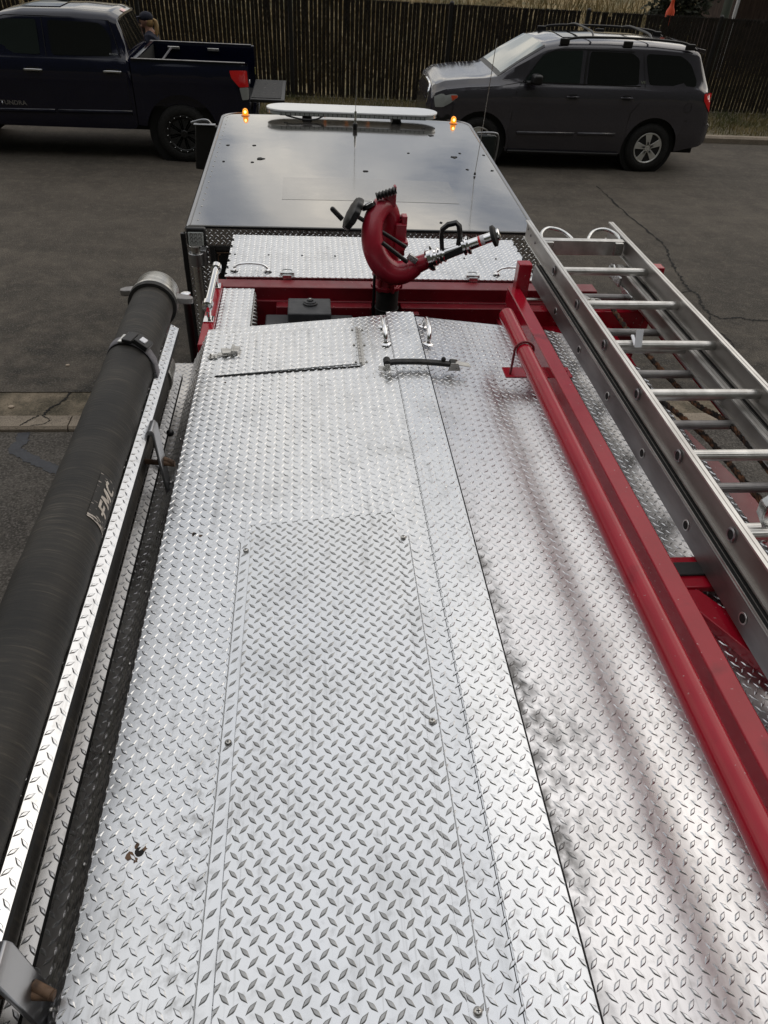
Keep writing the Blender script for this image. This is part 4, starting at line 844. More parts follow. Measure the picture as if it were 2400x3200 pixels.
# storage tube
tb = MB(); tb.cyl(V(.782, YB, 1.235), V(.782, 2.66, 1.235), .0300, 36); tb.ball(V(.782, 2.66, 1.235), .030, 36, 14, (1, .45, 1)); tbo = tb.build('storage_tube', 'red', fe)
def u_bolt(y):
    b = MB(); b.tube([V(.782+.036*math.cos(a), y, 1.235-.036*math.sin(a)) for a in np.linspace(-.2, math.pi+.2, 20)] + [V(.746, y, 1.34)], .0048, 8); b.build('u_bolt', 'red_dark', tbo)
    bp_ = MB(); bp_.prism([V(.725, y-.02, 1.338), V(.955, y-.02, 1.338), V(.985, y-.02, 1.338), V(.985, y+.055, 1.338), V(.725, y+.055, 1.338)], (0, 0, .006)); q = bp_.build('tube_bracket', 'red', tbo, bevel=.002)
    MB().bx(.895, .905, y-.02, y+.05, CZ-1.40, CZ-1.345).build('bracket_leg', 'red_dark', q); MB().lathe(V(.965, y+.02, 1.332), (0, 0, 1), [(0, .008), (.008, .008)], 6).build('bracket_bolt', 'red', q)
u_bolt(2.36); u_bolt(.0)

# ================================================================== LADDERS
def rail(b, xo, xi, y0, y1, zt, zb, tm=0):
    """I-section rail: outer face xo, inner face xi (web between flanges)"""
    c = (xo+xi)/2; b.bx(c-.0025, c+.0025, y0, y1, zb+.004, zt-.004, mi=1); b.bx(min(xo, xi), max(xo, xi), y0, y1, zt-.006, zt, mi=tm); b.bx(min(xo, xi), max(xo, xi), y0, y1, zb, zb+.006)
    b.bx(c-.0012, c+.0012, y0+.001, y1-.001, zt+.0001, zt+.0004, mi=1)
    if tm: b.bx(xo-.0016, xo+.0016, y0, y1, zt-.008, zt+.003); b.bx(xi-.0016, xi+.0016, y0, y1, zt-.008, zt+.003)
def rung(name, x0, x1, y, z, parent, r=.0165, mat='alu'):
    b = MB(); n = 36; vs = []; 
    for x in (x0, x1):
        for j in range(n): a = 2*math.pi*j/n; q = r*(1+(.045 if j % 2 else 0)); vs.append((x, y+q*math.cos(a), z+q*math.sin(a)))
    b.add(vs, [(j, (j+1) % n, n+(j+1) % n, n+j) for j in range(n)]+[tuple(range(n-1, -1, -1)), tuple(range(n, 2*n))]); return b.build(name, mat, parent, ang=25)
rl = thing('roof_ladder', 'topmost aluminium ladder, curved hooks at its front end, white tag on a rung', 'ladder', (1.31, 1.5, CZ-1.25))
ys_ = [3.108-.3556*k for k in range(11)]
for side in (0, 1):
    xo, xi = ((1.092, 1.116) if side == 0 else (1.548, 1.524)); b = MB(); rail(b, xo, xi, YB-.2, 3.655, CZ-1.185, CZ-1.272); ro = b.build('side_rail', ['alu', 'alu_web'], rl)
    for y in ys_:
        c = (xo+xi)/2; s_ = -1 if side == 0 else 1
        rc = MB().lathe((c+s_*.001, y, CZ-1.228), (s_, 0, 0), [(0, .021), (.008, .0205), (.010, .017), (.009, .0135)], 22).build('rung_collar', 'alu_satin', ro)
        for m_ in (M['matte'],): rc.data.materials.append(m_)
        rc.data.polygons[len(rc.data.polygons)-1].material_index = 1
    for y in (3.62, 3.56, 3.47): MB().lathe(((xo+xi)/2+s_*.001, y, CZ-1.228+.012*math.sin(y*30)), (s_, 0, 0), [(0, .008), (.006, .006)], 6).build('end_bolt', 'alu_dark', ro)
for y in ys_: rung('rung', 1.102, 1.542, y, CZ-1.228, rl)
b = MB(); b.bx(1.120, 1.522, 3.395, 3.430, CZ-1.262, CZ-1.192); b.build('end_plate', 'alu', rl, bevel=.003)
for x in (1.145, 1.492): MB().box(V(x, 3.40, 1.225), (.040, .05, .06)).build('hook_socket', 'steel', rl, bevel=.003)
for sgn, x0 in ((1, 1.125), (-1, 1.520)):
    pts = [V(x0, 3.42, 1.215), V(x0+.006*sgn, 3.49, 1.195), V(x0+.05*sgn, 3.54, 1.185), V(x0+.11*sgn, 3.53, 1.190), V(x0+.15*sgn, 3.48, 1.205), V(x0+.17*sgn, 3.42, 1.225)]
    MB().tube(crom(pts, 7), .0085, 10).build('roof_hook', 'zinc', rl)
b = MB(); b.box(V(1.212, 2.366, 1.186), (.027, .004, .064), Matrix.Rotation(-.35, 3, 'X')); b.box(V(1.206, 2.39, 1.205), (.012, .05, .004), Matrix.Rotation(.4, 3, 'X')); b.build('white_tag', 'white_tag', rl)

el = thing('extension_ladder', 'wide two-section extension ladder lying in the red rack under the roof ladder', 'ladder', (1.31, 1.5, CZ-1.36))
ye = [3.095-.3556*k for k in range(11)]; yfl = [2.50-.3556*k for k in range(9)]
for side in (0, 1):
    xo, xi = ((1.074, 1.106) if side == 0 else (1.535, 1.502)); b = MB(); rail(b, xo, xi, YB-.2, 3.32, CZ-1.284, CZ-1.372, tm=2)  # top flange coloured black as shade inside the open channel
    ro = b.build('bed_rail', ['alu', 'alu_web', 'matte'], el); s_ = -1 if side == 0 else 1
    if side == 0: b = MB(); b.bx(1.070, 1.0735, YB-.2, 3.32, CZ-1.368, CZ-1.288); b.build('rail_cheek', 'alu_dark', ro)
    for y in ye:
        b = MB(); xq = xo+s_*.001+(0 if side else -.004); b.lathe((xq, y-.19, CZ-1.328), (s_, 0, 0), [(0, .017), (.0012, .0165), (.0014, .013)], 20); b.lathe((xq+s_*.0002, y-.19, CZ-1.328), (s_, 0, 0), [(0, .0128), (.0018, .0126)], 20, mi=1); b.build('rung_hole', ['alu', 'matte'], ro)
    xo, xi = ((1.142, 1.168) if side == 0 else (1.496, 1.468)); b = MB(); rail(b, xo, xi, YB-.2, 3.30, CZ-1.268, CZ-1.335); b.build('fly_rail', ['alu', 'alu_web'], el)
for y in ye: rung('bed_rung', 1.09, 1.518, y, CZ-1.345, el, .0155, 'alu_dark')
for y in yfl: rung('fly_rung', 1.155, 1.482, y, CZ-1.300, el, .0145, 'alu')
b = MB(); b.lathe(V(1.452, 3.31, 1.305), (1, 0, 0), [(0, .034), (.006, .036), (.012, .034)], 20); b.box(V(1.445, 3.24, 1.30), (.012, .16, .045)); b.box(V(1.452, 3.07, 1.32), (.010, .12, .03)); b.build('pawl_guide', 'zinc', el, bevel=.003)
b = MB(); b.box(V(1.235, 3.07, 1.333), (.03, .10, .02), Matrix.Rotation(.5, 3, 'Z')); b.box(V(1.262, 3.02, 1.333), (.06, .07, .008)); b.tube([V(1.30+.018*math.cos(a), 3.03+.018*math.sin(a), 1.333) for a in np.linspace(0, 6.28, 16)[:-1]], .004, 6, closed=True); b.build('rung_lock', 'steel', el, bevel=.002)
MB().lathe(V(1.225, 2.775, 1.362), (1, 0, 0), [(0, .018), (.05, .018)], 16).build('rung_sleeve', 'alu_satin', el)
# zinc hook on the ladder near the right edge
b = MB(); pr_ = [(.0, .0), (-.035, .05), (-.04, .09), (-.015, .12), (.03, .115), (.035, .10), (-.005, .095), (-.018, .075), (-.008, .05), (.02, .01), (.01, -.03)]
b.prism([V(1.215+dx, 1.385, 1.245-dz) for dx, dz in pr_], (0, -.035, 0)); hk = b.build('pole_hook', 'zinc', el, bevel=.004)
MB().lathe(V(1.208, 1.345, 1.262), (0, -1, 0), [(0, .008), (.01, .008), (.012, .005)], 6).build('hook_bolt', 'steel', hk)
# halyard ropes: two twisted strands
def rope(pts):
    C_ = crom([V(*p) for p in pts], 40); b = MB()
    for ph in (0, 2.09, 4.19):
        q = []
        for i, p in enumerate(C_):
            a = ph+i*.55; q.append(p+Vector((math.cos(a)*.0055, 0, math.sin(a)*.0055)))
        b.tube(q, .0058, 6)
    return b.build('halyard_rope', 'rope', el)
rope([(1.24, 3.05, 1.41), (1.275, 2.70, 1.42), (1.33, 2.29, 1.40), (1.40, 2.03, 1.40), (1.43, 1.75, 1.41), (1.46, 1.30, 1.41), (1.46, .4, 1.41)])
rope([(1.36, 3.05, 1.345), (1.40, 2.72, 1.39), (1.452, 2.29, 1.40), (1.468, 2.03, 1.345), (1.475, 1.72, 1.345), (1.47, 1.35, 1.345), (1.47, .4, 1.35)])
MB().tube(crom([V(1.26, 2.40, 1.41), V(1.28, 2.38, 1.40), V(1.30, 2.40, 1.41), V(1.28, 2.43, 1.41), V(1.265, 2.37, 1.415), V(1.31, 2.36, 1.41)], 6), .009, 6).build('halyard_knot', 'rope', el)

# ================================================================== HOSES
HX, HZ, HR = -.613, CZ-1.244, .080
h1 = thing('suction_hose', 'thick black suction hose strapped to the upper tray, with a bright metal coupling', 'hose', (HX, 1.2, HZ))
b = MB(); n = 48; rows = []; hs = np.arange(-.9, 2.80, .02)
P = [];
for y in hs:
    wob = .003*math.sin(y*2.1)+.0015*math.sin(y*7.3); P.append(Vector((HX+wob*.5, y, HZ+wob)))
b.tube(P, [HR+.0008*math.sin(i*.9)+.0006*math.sin(i*.37) for i in range(len(P))], n); b.build('hose_body', 'hose', h1)
cpl = MB().lathe((HX, 2.785, HZ), (0, 1, 0), [(-.03, HR+.002), (-.03, HR+.011), (-.015, HR+.013), (0, HR+.010), (.004, HR+.004), (.085, HR+.004), (.092, HR+.001), (.094, HR-.01), (.06, HR-.012)], 56).build('coupling', M['steel'], h1)
MB().lathe((HX, 2.752, HZ), (0, 1, 0), [(-.022, HR+.003), (-.022, HR+.012), (.004, HR+.013), (.004, HR+.003)], 56).build('rubber_collar', 'rubber', h1)
MB().lathe((HX, 2.85, HZ), (0, 1, 0), [(0, HR-.014), (.003, HR-.014)], 32).build('bore', 'matte', h1)
for s_ in (-1, 1):
    b = MB(); yy = 2.87 if s_ < 0 else 2.80
    b.prism([(HX+s_*.080, yy-.022, HZ+.014), (HX+s_*.128, yy-.022, HZ+.012), (HX+s_*.148, yy-.010, HZ+.008), (HX+s_*.148, yy+.008, HZ+.008), (HX+s_*.128, yy+.018, HZ+.012), (HX+s_*.080, yy+.026, HZ+.014)][::s_], (0, 0, -.026*1)); e2 = b.build('coupling_lug', 'alu_dark', cpl, bevel=.005)
# printed logo patch wrapped on the hose
def wrap(u, a, h=.0016): return Vector((HX+(HR+h)*math.sin(R(a)), u, HZ+(HR+h)*math.cos(R(a))))
b = MB()
Y0, Y1, A0, A1 = 1.405, 1.578, 44, 98
b.grid([[wrap(Y0+(Y1-Y0)*i/20, A0+(A1-A0)*j/12, .0009) for i in range(21)] for j in range(13)][::-1])
def print_mat():
    m, t, bs = new_mat('rubbed_printing'); L = t.links; N = t.nodes.new
    co = N('ShaderNodeTexCoord'); n = N('ShaderNodeTexNoise'); mp = N('ShaderNodeMapping'); mp.inputs['Scale'].default_value = (1, 5, 1); L.new(co.outputs['Object'], mp.inputs[0]); L.new(mp.outputs[0], n.inputs[0]); n.inputs['Scale'].default_value = 46; n.inputs['Detail'].default_value = 8
    sx = N('ShaderNodeSeparateXYZ'); L.new(co.outputs['Object'], sx.inputs[0]); mr_ = N('ShaderNodeMapRange'); mr_.inputs['From Min'].default_value = 1.405; mr_.inputs['From Max'].default_value = 1.437; mr_.inputs['To Min'].default_value = .09; mr_.inputs['To Max'].default_value = -.12
    L.new(sx.outputs['Y'], mr_.inputs[0]); ad = N('ShaderNodeMath'); ad.operation = 'ADD'; L.new(n.outputs['Fac'], ad.inputs[0]); L.new(mr_.outputs[0], ad.inputs[1])
    r = N('ShaderNodeValToRGB'); r.color_ramp.elements[0].position = .52; r.color_ramp.elements[1].position = .58; r.color_ramp.elements[0].color = (.022, .021, .020, 1); r.color_ramp.elements[1].color = (.50, .45, .40, 1)
    L.new(ad.outputs[0], r.inputs[0]); L.new(r.outputs[0], bs.inputs['Base Color']); bs.inputs['Roughness'].default_value = .65; return m
pt = b.build('printed_label', print_mat(), h1)
def text_mesh(txt, size, ext=0, shear=0, bold=0):
    c = bpy.data.curves.new('txt', 'FONT'); c.body = txt; c.size = size; c.extrude = ext; c.shear = shear; c.align_x = 'LEFT'; c.offset = bold; c.resolution_u = 3
    o = bpy.data.objects.new('txt', c); SC.collection.objects.link(o); dg = bpy.context.evaluated_depsgraph_get(); me = bpy.data.meshes.new_from_object(o.evaluated_get(dg)); bpy.data.objects.remove(o); return me
def stroke(b, u0, v0, u1, v1, w, n=6):
    """bold italic stroke in letter space (u along the hose, v up), wrapped on the rubber"""
    d = Vector((u1-u0, v1-v0)); L_ = d.length; d /= L_; q = Vector((-d.y, d.x))*w/2; rows = []
    for i in range(n+1):
        c_ = Vector((u0, v0))+d*L_*i/n; row = []
        for sgn in (-1, 1):
            p = c_+q*sgn; p.x += .22*p.y; row.append(wrap(1.447+p.x, 86-p.y/.045*31, .0022+random.uniform(0, .0003)))
        rows.append(row)
    b.grid(rows)
b = MB(); hh, ww, tk_ = .040, .030, .0085; x = 0
stroke(b, x+.004, 0, x+.004, hh, tk_); stroke(b, x+.0083, hh-.004, x+ww, hh-.004, tk_); stroke(b, x+.0083, hh*.5, x+ww*.82, hh*.5, tk_); stroke(b, x-.010, hh*.5, x-.0005, hh*.5, tk_*.8)
x += ww+.006; mw = .038
stroke(b, x+.004, 0, x+.004, hh, tk_); stroke(b, x+mw-.004, 0, x+mw-.004, hh, tk_); stroke(b, x+.006, hh-.003, x+mw/2, .008, tk_*.85); stroke(b, x+mw-.006, hh-.003, x+mw/2, .008, tk_*.85)
x += mw+.006; cr_ = [(x+.018+.0145*math.cos(a), .020+.0165*math.sin(a)) for a in np.linspace(R(52), R(308), 12)]
for k in range(11): stroke(b, *cr_[k], *cr_[k+1], tk_, 2)
b.build('lettering', 'white_print', pt)
h2 = thing('suction_hose', 'black suction hose lying in shade on the lower tray, mostly hidden', 'hose', (-.605, 1.2, CZ-1.412))
MB().tube([Vector((-.603, y, CZ-1.412)) for y in np.arange(-.9, 2.56, .1)], .072, 36).build('hose_body', 'hose', h2)
MB().lathe((-.603, 2.45, CZ-1.412), (0, 1, 0), [(0, .074), (0, .080), (.02, .082), (.03, .077), (.12, .077), (.13, .07)], 40).build('coupling', 'steel', h2)
# straps
def strap(y, hx, hz, r, label):
    s_ = thing('hose_strap', label, 'strap', (hx, y, hz)); b = MB(); w = .023
    arc = [(math.sin(R(a))*(r+.003), math.cos(R(a))*(r+.003)) for a in np.linspace(-110, 62, 24)]
    arc += [(.088, .020), (.094, -.035), (.094, -.082)]
    rows = []
    for i, (dx, dz) in enumerate(arc):
        tw = .0 if i < 24 else -.02*(i-23)/2; rows.append([Vector((hx+dx, y-w+tw-dx*.25, hz+dz)), Vector((hx+dx, y+w+tw-dx*.25, hz+dz))])
    b.grid(rows[::-1]); b.build('webbing', 'webbing', s_, solid=.003)
    return s_
st1 = strap(2.285, HX, HZ, HR, 'grey webbing strap with a black buckle around the upper suction hose')
def onhose(a, y, h=0): return Vector((HX+(HR+h)*math.sin(R(a)), y-.25*HR*math.sin(R(a)), HZ+(HR+h)*math.cos(R(a))))
def bkl(name, a, y, d, mat, h, bev=.003):
    return MB().box(onhose(a, y, h), d, Matrix.Rotation(R(a), 3, 'Y') @ Matrix.Rotation(-.25, 3, 'Z')).build(name, mat, st1, bevel=bev)
bkl('buckle_tongue', 6, 2.288, (.034, .062, .013), 'black', .010); bk = bkl('buckle', 34, 2.288, (.052, .056, .018), 'black', .011)
bkl('steel_link', 18, 2.288, (.016, .034, .005), 'zinc', .009, .001); bkl('release_button', 33, 2.288, (.022, .030, .006), 'white_tag', .021); bkl('strap_end', -9, 2.285, (.02, .05, .007), 'zinc', .006, .001)
s2 = thing('hose_strap', 'dark hanging strap on the lower suction hose beside the deck', 'strap', (-.53, 1.95, CZ-1.45))
b = MB(); rows = [[V(-.55+.085*math.sin(R(a)), 2.14, 1.412-.075*math.cos(R(a))) for a in (0,)][0:0] or [V(-.603+.076*math.sin(R(a)), 2.12-t*.02, 1.412-.076*math.cos(R(a))), V(-.603+.076*math.sin(R(a)), 2.16-t*.02, 1.412-.076*math.cos(R(a)))] for t, a in enumerate((30, 50, 70, 90))] + [[V(-.518, 2.02, 1.44), V(-.514, 2.06, 1.43)], [V(-.505, 1.96, 1.485), V(-.500, 2.0, 1.48)]]
b.grid(rows); b.build('webbing', 'webbing', s2, solid=.003); MB().ball(V(-.505, 2.20, 1.48), .014, 10, 8).build('strap_knob', 'black', s2)

# ================================================================== VEHICLES
class Car:
    def __init__(s, yc, hw, st, arches):
        """st: rows (x, zbot, zbelt, ztop, plan scale, top half width)"""
        s.yc, s.hw, s.A, s.arch = yc, hw, np.array(st, float), arches
        s.x0, s.x1 = s.A[0, 0], s.A[-1, 0]
    def q(s, x, k): return float(np.interp(x, s.A[:, 0], s.A[:, k]))
    def zb(s, x):
        z = s.q(x, 1)
        for xc, zc_, r in s.arch:
            if abs(x-xc) < r: z = max(z, zc_+math.sqrt(r*r-(x-xc)**2))
        return z
    def ring(s, x):
        zb, zt_, zm, p, g = s.zb(x), s.q(x, 2), s.q(x, 3), s.q(x, 4), s.q(x, 5); w = s.hw*p; out = []
        zt_ = max(zt_, zb+.04); zm = max(zm, zt_+.01)
        for t in (0, .12, .3, .5, .68, .82, .92, 1):
            z = zb+(zt_-zb)*t; out.append((w*s.wz(z, zt_), z))
        d = zm-zt_
        out += [(w*.93+(g-w*.93)*.04, zt_+d*.06), (w*.93+(g-w*.93)*.5, zt_+d*.45), (g+.03*min(1, d/.4), zt_+d*.82), (g, zt_+d*.90), (g*.93, zt_+d*.955), (g*.6, zt_+d*.99), (0, zm)]
        return out
    def wz(s, z, zt_):
        return float(np.interp(z, [.2, .45, .62, .80, zt_-.22, zt_-.08, zt_], [.93, .965, .995, .985, 1.0, .985, .945]))
    def side(s, x, z):
        r = s.ring(x); zs = [b for a, b in r]; ws = [a for a, b in r]; return float(np.interp(z, zs[:12], ws[:12]))
    def P(s, x, z, off=.005): return Vector((x, s.yc-s.side(x, z)-off, z))
    def top(s, x, y, off=.005):
        r = s.ring(x)[7:][::-1]; return Vector((x, s.yc+y, float(np.interp(abs(y), [a for a, b in r], [b for a, b in r]))+off))
    def shell(s, name, mat, parent, n=110, xs=None):
        X = list(np.linspace(s.x0, s.x1, n)) if xs is None else list(xs)
        for xc, zc_, r in s.arch:
            X = [x for x in X if not (abs(abs(x-xc)-r) < .012)] + [xc-r-.001, xc-r+.001, xc-r+.02, xc-r+.05, xc+r-.05, xc+r-.02, xc+r-.001, xc+r+.001]
        X = sorted(x for x in X if s.x0 <= x <= s.x1); b = MB(); rows = []
        for x in X:
            r = s.ring(x); rows.append([Vector((x, s.yc-w, z)) for w, z in r]+[Vector((x, s.yc+w, z)) for w, z in r[:-1][::-1]])
        b.grid(rows); k = len(rows[0]); b.f.append(tuple(range(k))); b.mi.append(0); b.f.append(tuple(range(len(b.v)-1, len(b.v)-k-1, -1))); b.mi.append(0)
        return b.build(name, mat, parent, ang=32)
    def patch(s, name, pts, mat, parent, off=.006, rad=.04, both=False, solid=0):
        P = rounded(pts, rad); b = MB()
        c = (sum(p[0] for p in P)/len(P), sum(p[1] for p in P)/len(P)); rings = [[(c[0]+(p[0]-c[0])*t, c[1]+(p[1]-c[1])*t) for p in P] for t in (.34, .67, 1)]
        vs = [s.P(*c, off)]; 
        for r in rings: vs += [s.P(x, z, off) for x, z in r]
        n = len(P); fs = [(0, 1+i, 1+(i+1) % n) for i in range(n)]
        for k in range(2): fs += [(1+k*n+i, 1+(k+1)*n+i, 1+(k+1)*n+(i+1) % n, 1+k*n+(i+1) % n) for i in range(n)]
        if both: m_ = [Vector((v.x, 2*s.yc-v.y, v.z)) for v in vs]; b.add(m_, fs)
        b.add(vs, fs); return b.build(name, mat, parent, ang=60, solid=solid)
    def line(s, pts, w, off=.003, b=None):
        b = b or MB(); q = []
        for (x, z) in pts: q.append(s.P(x, z, off))
        for i in range(len(q)-1):
            a, c = q[i], q[i+1]; d = (c-a).normalized(); n_ = Vector((-d.z, 0, d.x))*w/2; b.add([a-n_, c-n_, c+n_, a+n_], [(0, 1, 2, 3)])
        return b
def rounded(pts, r, n=5):
    P = [Vector((x, z, 0)) for x, z in pts]; out = []; k = len(P)
    for i in range(k):
        a, b_, c = P[i-1], P[i], P[(i+1) % k]; d1 = (a-b_); d2 = (c-b_); rr = min(r, d1.length*.45, d2.length*.45); p1 = b_+d1.normalized()*rr; p2 = b_+d2.normalized()*rr
        for t in range(n+1): t /= n; q = (1-t)**2*p1+2*t*(1-t)*b_+t*t*p2; out.append((q.x, q.y))
    return out
def wheel(parent, x, yf, z, r, w, rr, style):
    """near-side wheel, outer face at yf looking to -Y; far side mirrored by style sign"""
    sg = 1 if style[0] == 'n' else -1; w_ = w*sg
    wh_ = thing('wheel', None, None, (x, yf, z)); adopt(wh_, parent)
    MB().lathe((x, yf, z), (0, sg, 0), [(.020, rr), (.004, rr+.02), (0, r-.09), (.008, r-.04), (.03, r-.012), (.05, r), (w-.05, r), (w-.02, r-.02), (w, rr)], 44).build('tyre', 'tyre', wh_)
    if style == 'nsuv':
        b = MB(); b.lathe((x, yf+.006, z), (0, 1, 0), [(.05, rr-.03), (.012, rr-.022), (0, rr-.010), (0, rr+.004), (.02, rr+.004), (.02, rr-.03)], 44)
        b.lathe((x, yf+.03, z), (0, 1, 0), [(-.012, .035), (-.008, .065), (.02, .075)], 20)
        for k in range(5):
            a = math.pi/2+k*2*math.pi/5+.12; d = Vector((math.cos(a), 0, math.sin(a))); t = Vector((-math.sin(a), 0, math.cos(a))); o_ = Vector((x, yf+.012, z))
            b.prism([o_+d*.05-t*.030, o_+d*(rr-.012)-t*.062, o_+d*(rr-.012)-t*.014, o_+d*.10-t*.006, o_+d*.10+t*.006, o_+d*(rr-.012)+t*.014, o_+d*(rr-.012)+t*.062, o_+d*.05+t*.030], (0, .022, 0))
            b.prism([o_+d*.05-t*.02, o_+d*(rr-.015)-t*.015, o_+d*(rr-.015)+t*.015, o_+d*.05+t*.02], (0, .03, 0))
        b.build('rim', 'rim', wh_, bevel=.003); MB().lathe((x, yf+.06, z), (0, 1, 0), [(0, rr-.01), (.004, rr-.01)], 30).build('brake_shadow', 'matte', wh_)
        b = MB()
        for k in range(5): a = math.pi/2+.12+math.pi/5+k*2*math.pi/5; b.cyl((x+.062*math.cos(a), yf+.012, z+.062*math.sin(a)), (x+.062*math.cos(a), yf+.03, z+.062*math.sin(a)), .012, 8)
        b.build('lug_nuts', 'steel', wh_)
    elif style == 'npick':
        b = MB(); b.lathe((x, yf+.004, z), (0, 1, 0), [(.05, rr-.05), (.01, rr-.035), (0, rr-.02), (0, rr+.006), (.02, rr+.006)], 44); b.lathe((x, yf+.03, z), (0, 1, 0), [(-.02, .05), (0, .07), (.02, .08)], 20)
        for k in range(8):
            a = k*math.pi/4+.2; d = Vector((math.cos(a), 0, math.sin(a))); t = Vector((-math.sin(a), 0, math.cos(a))); o_ = Vector((x, yf+.02, z)); b.prism([o_+d*.06-t*.02, o_+d*(rr-.02)-t*.03, o_+d*(rr-.02)-t*.008, o_+d*.1, o_+d*(rr-.02)+t*.008, o_+d*(rr-.02)+t*.03, o_+d*.06+t*.02], (0, .025, 0))
        b.build('rim', 'black', wh_, bevel=.002); b = MB()
        for k in range(16): a = k*math.pi/8+.1; b.ball((x+(rr-.006)*math.cos(a), yf+.001, z+(rr-.006)*math.sin(a)), .009, 8, 5)
        b.build('rim_bolts', 'chrome', wh_)
    else: MB().lathe((x, yf-.01, z), (0, -1, 0), [(0, rr), (.01, rr)], 24).build('rim', 'black', wh_)
    return wh_
def text_on(txt, size, car, x, z, mat, parent, wtot, rotz=0):
    me = text_mesh(txt, size, 0, 0, size*.03); xs = [v.co.x for v in me.vertices]; w = max(xs)-min(xs); x0 = min(xs)
    for v in me.vertices: v.co = car.P(x+(v.co.x-x0)/w*wtot, z+v.co.y, .009)
    me.name = 'lettering'; me.materials.clear(); me.materials.append(M[mat]); o = bpy.data.objects.new('lettering', me); SC.collection.objects.link(o); adopt(o, parent); return o

# ---- charcoal SUV, nose to the left
suv = thing('sport_utility_vehicle', 'charcoal grey sport utility vehicle parked along the far kerb at right, nose to the left', 'car', (4.5, 14.5, 0))
C1 = Car(14.5, 1.0, [
    (2.04, .50, .90, .96, .62, .50), (2.07, .42, 1.02, 1.12, .78, .62), (2.13, .38, 1.10, 1.21, .86, .70), (2.30, .33, 1.18, 1.30, .945, .80), (2.7, .30, 1.235, 1.35, .985, .84), (3.0, .30, 1.255, 1.37, .99, .83),
    (3.18, .29, 1.27, 1.40, 1.0, .84), (3.5, .28, 1.29, 1.62, 1.0, .83), (3.92, .28, 1.30, 1.87, 1.0, .78), (4.25, .28, 1.30, 1.93, 1.0, .765), (5.0, .28, 1.31, 1.955, 1.0, .76), (5.8, .29, 1.33, 1.95, 1.0, .755), (6.4, .33, 1.34, 1.92, 1.0, .74),
    (6.62, .37, 1.34, 1.88, .985, .72), (6.72, .40, 1.33, 1.70, .975, .74), (6.86, .42, 1.29, 1.42, .955, .78), (6.98, .44, 1.14, 1.22, .925, .80), (7.03, .46, .84, .92, .90, .80), (7.09, .50, .78, .82, .86, .76)],
    [(2.95, .40, .49), (6.03, .40, .49)])
C1.shell('body', 'grey_car', suv)
b = MB(); b.bx(2.2, 6.95, 13.75, 15.25, .30, .85); b.build('underbody', 'matte', suv)
for xc in (2.95, 6.03):
    MB().lathe((xc, 13.60, .40), (0, 1, 0), [(0, .485), (.3, .485)], 36).build('wheel_well', 'matte', suv)
    wheel(suv, xc, 13.535, .40, .40, .26, .245, 'nsuv'); wheel(suv, xc, 15.46, .40, .40, .26, .245, 'far')
[MB().grid([[C1.top(x, s__*t*C1.q(x, 5), .007) for t in (.90, .94, .985)] for x in np.linspace(3.22, 3.92, 10)]).build('windshield_pillar_trim', 'black', suv) for s__ in (-1, 1)]
C1.patch('front_window', [(3.62, 1.345), (3.90, 1.71), (4.10, 1.785), (4.57, 1.805), (4.57, 1.345)], 'glass_mid', suv, rad=.03)
C1.patch('rear_window', [(4.70, 1.345), (4.70, 1.80), (5.42, 1.80), (5.56, 1.72), (5.60, 1.36)], 'glass_dark', suv, rad=.05)
C1.patch('quarter_window', [(5.79, 1.37), (5.66, 1.80), (6.28, 1.79), (6.48, 1.68), (6.62, 1.46), (6.62, 1.37)], 'glass_dark', suv, rad=.07)
b = MB(); C1.line([(3.60, 1.338), (5.64, 1.345)], .016, .008, b); C1.line([(3.60, 1.338), (3.90, 1.722), (4.12, 1.80), (4.60, 1.818), (5.45, 1.815)], .012, .008, b); b.build('window_trim', 'black', suv)
b = MB(); xs = np.linspace(3.235, 3.90, 12); b.grid([[C1.top(x, t*C1.q(x, 5)*.90, .008) for t in np.linspace(-1, 1, 17)] for x in xs]); b.build('windshield', 'windshield', suv, ang=80)
b = MB(); b.grid([[C1.top(x, t*C1.q(x, 5)*.98, .006) for t in np.linspace(-1, 1, 9)] for x in (3.17, 3.20, 3.232)]); b.build('cowl', 'black', suv)
b = MB(); b.grid([[C1.top(x, t*.40, .010) for t in np.linspace(-1, 1, 7)] for x in np.linspace(4.30, 4.95, 8)]); b.build('sunroof', 'glass_dark', suv, ang=80)
C1.line([(3.49, .34), (3.47, .80), (3.50, 1.20), (3.58, 1.335)], .010, .004).build('panel_gap', 'black', suv); C1.line([(4.66, .34), (4.655, 1.33)], .010, .004).build('panel_gap', 'black', suv); C1.line([(5.52, .45), (5.55, .95), (5.66, 1.1), (5.72, 1.34), (5.62, 1.80)], .009, .004).build('panel_gap', 'black', suv); C1.line([(4.655, 1.33), (4.66, 1.81)], .03, .004).build('panel_gap', 'black', suv)
C1.line([(2.62, 1.165), (3.0, 1.235), (3.3, 1.285), (3.58, 1.335)], .008, .004).build('panel_gap', 'black', suv); C1.line([(2.38, .62), (2.46, .95)], .008, .004).build('panel_gap', 'black', suv); C1.line([(6.56, .86), (6.98, .80)], .010, .004).build('panel_gap', 'black', suv)
c_ = [(6.55+.07*math.cos(a), 1.06+.075*math.sin(a)) for a in np.linspace(0, 2*math.pi, 17)]; C1.line(c_, .006, .004).build('panel_gap', 'black', suv);
def handle(car, x, z, parent, mat, l=.20):
    h = MB().tube(crom([car.P(x-l/2, z, .004), car.P(x-l/2+.02, z, .028), car.P(x, z+.003, .034), car.P(x+l/2-.02, z, .028), car.P(x+l/2, z, .004)], 4), .014, 8).build('door_handle', mat, parent)
    car.patch('handle_recess', [(x-l*.38, z-.035), (x-l*.38, z+.035), (x+l*.38, z+.035), (x+l*.38, z-.035)], 'matte', h, off=.0035, rad=.035); return h
handle(C1, 4.48, 1.160, suv, 'grey_car'); handle(C1, 5.42, 1.175, suv, 'grey_car')
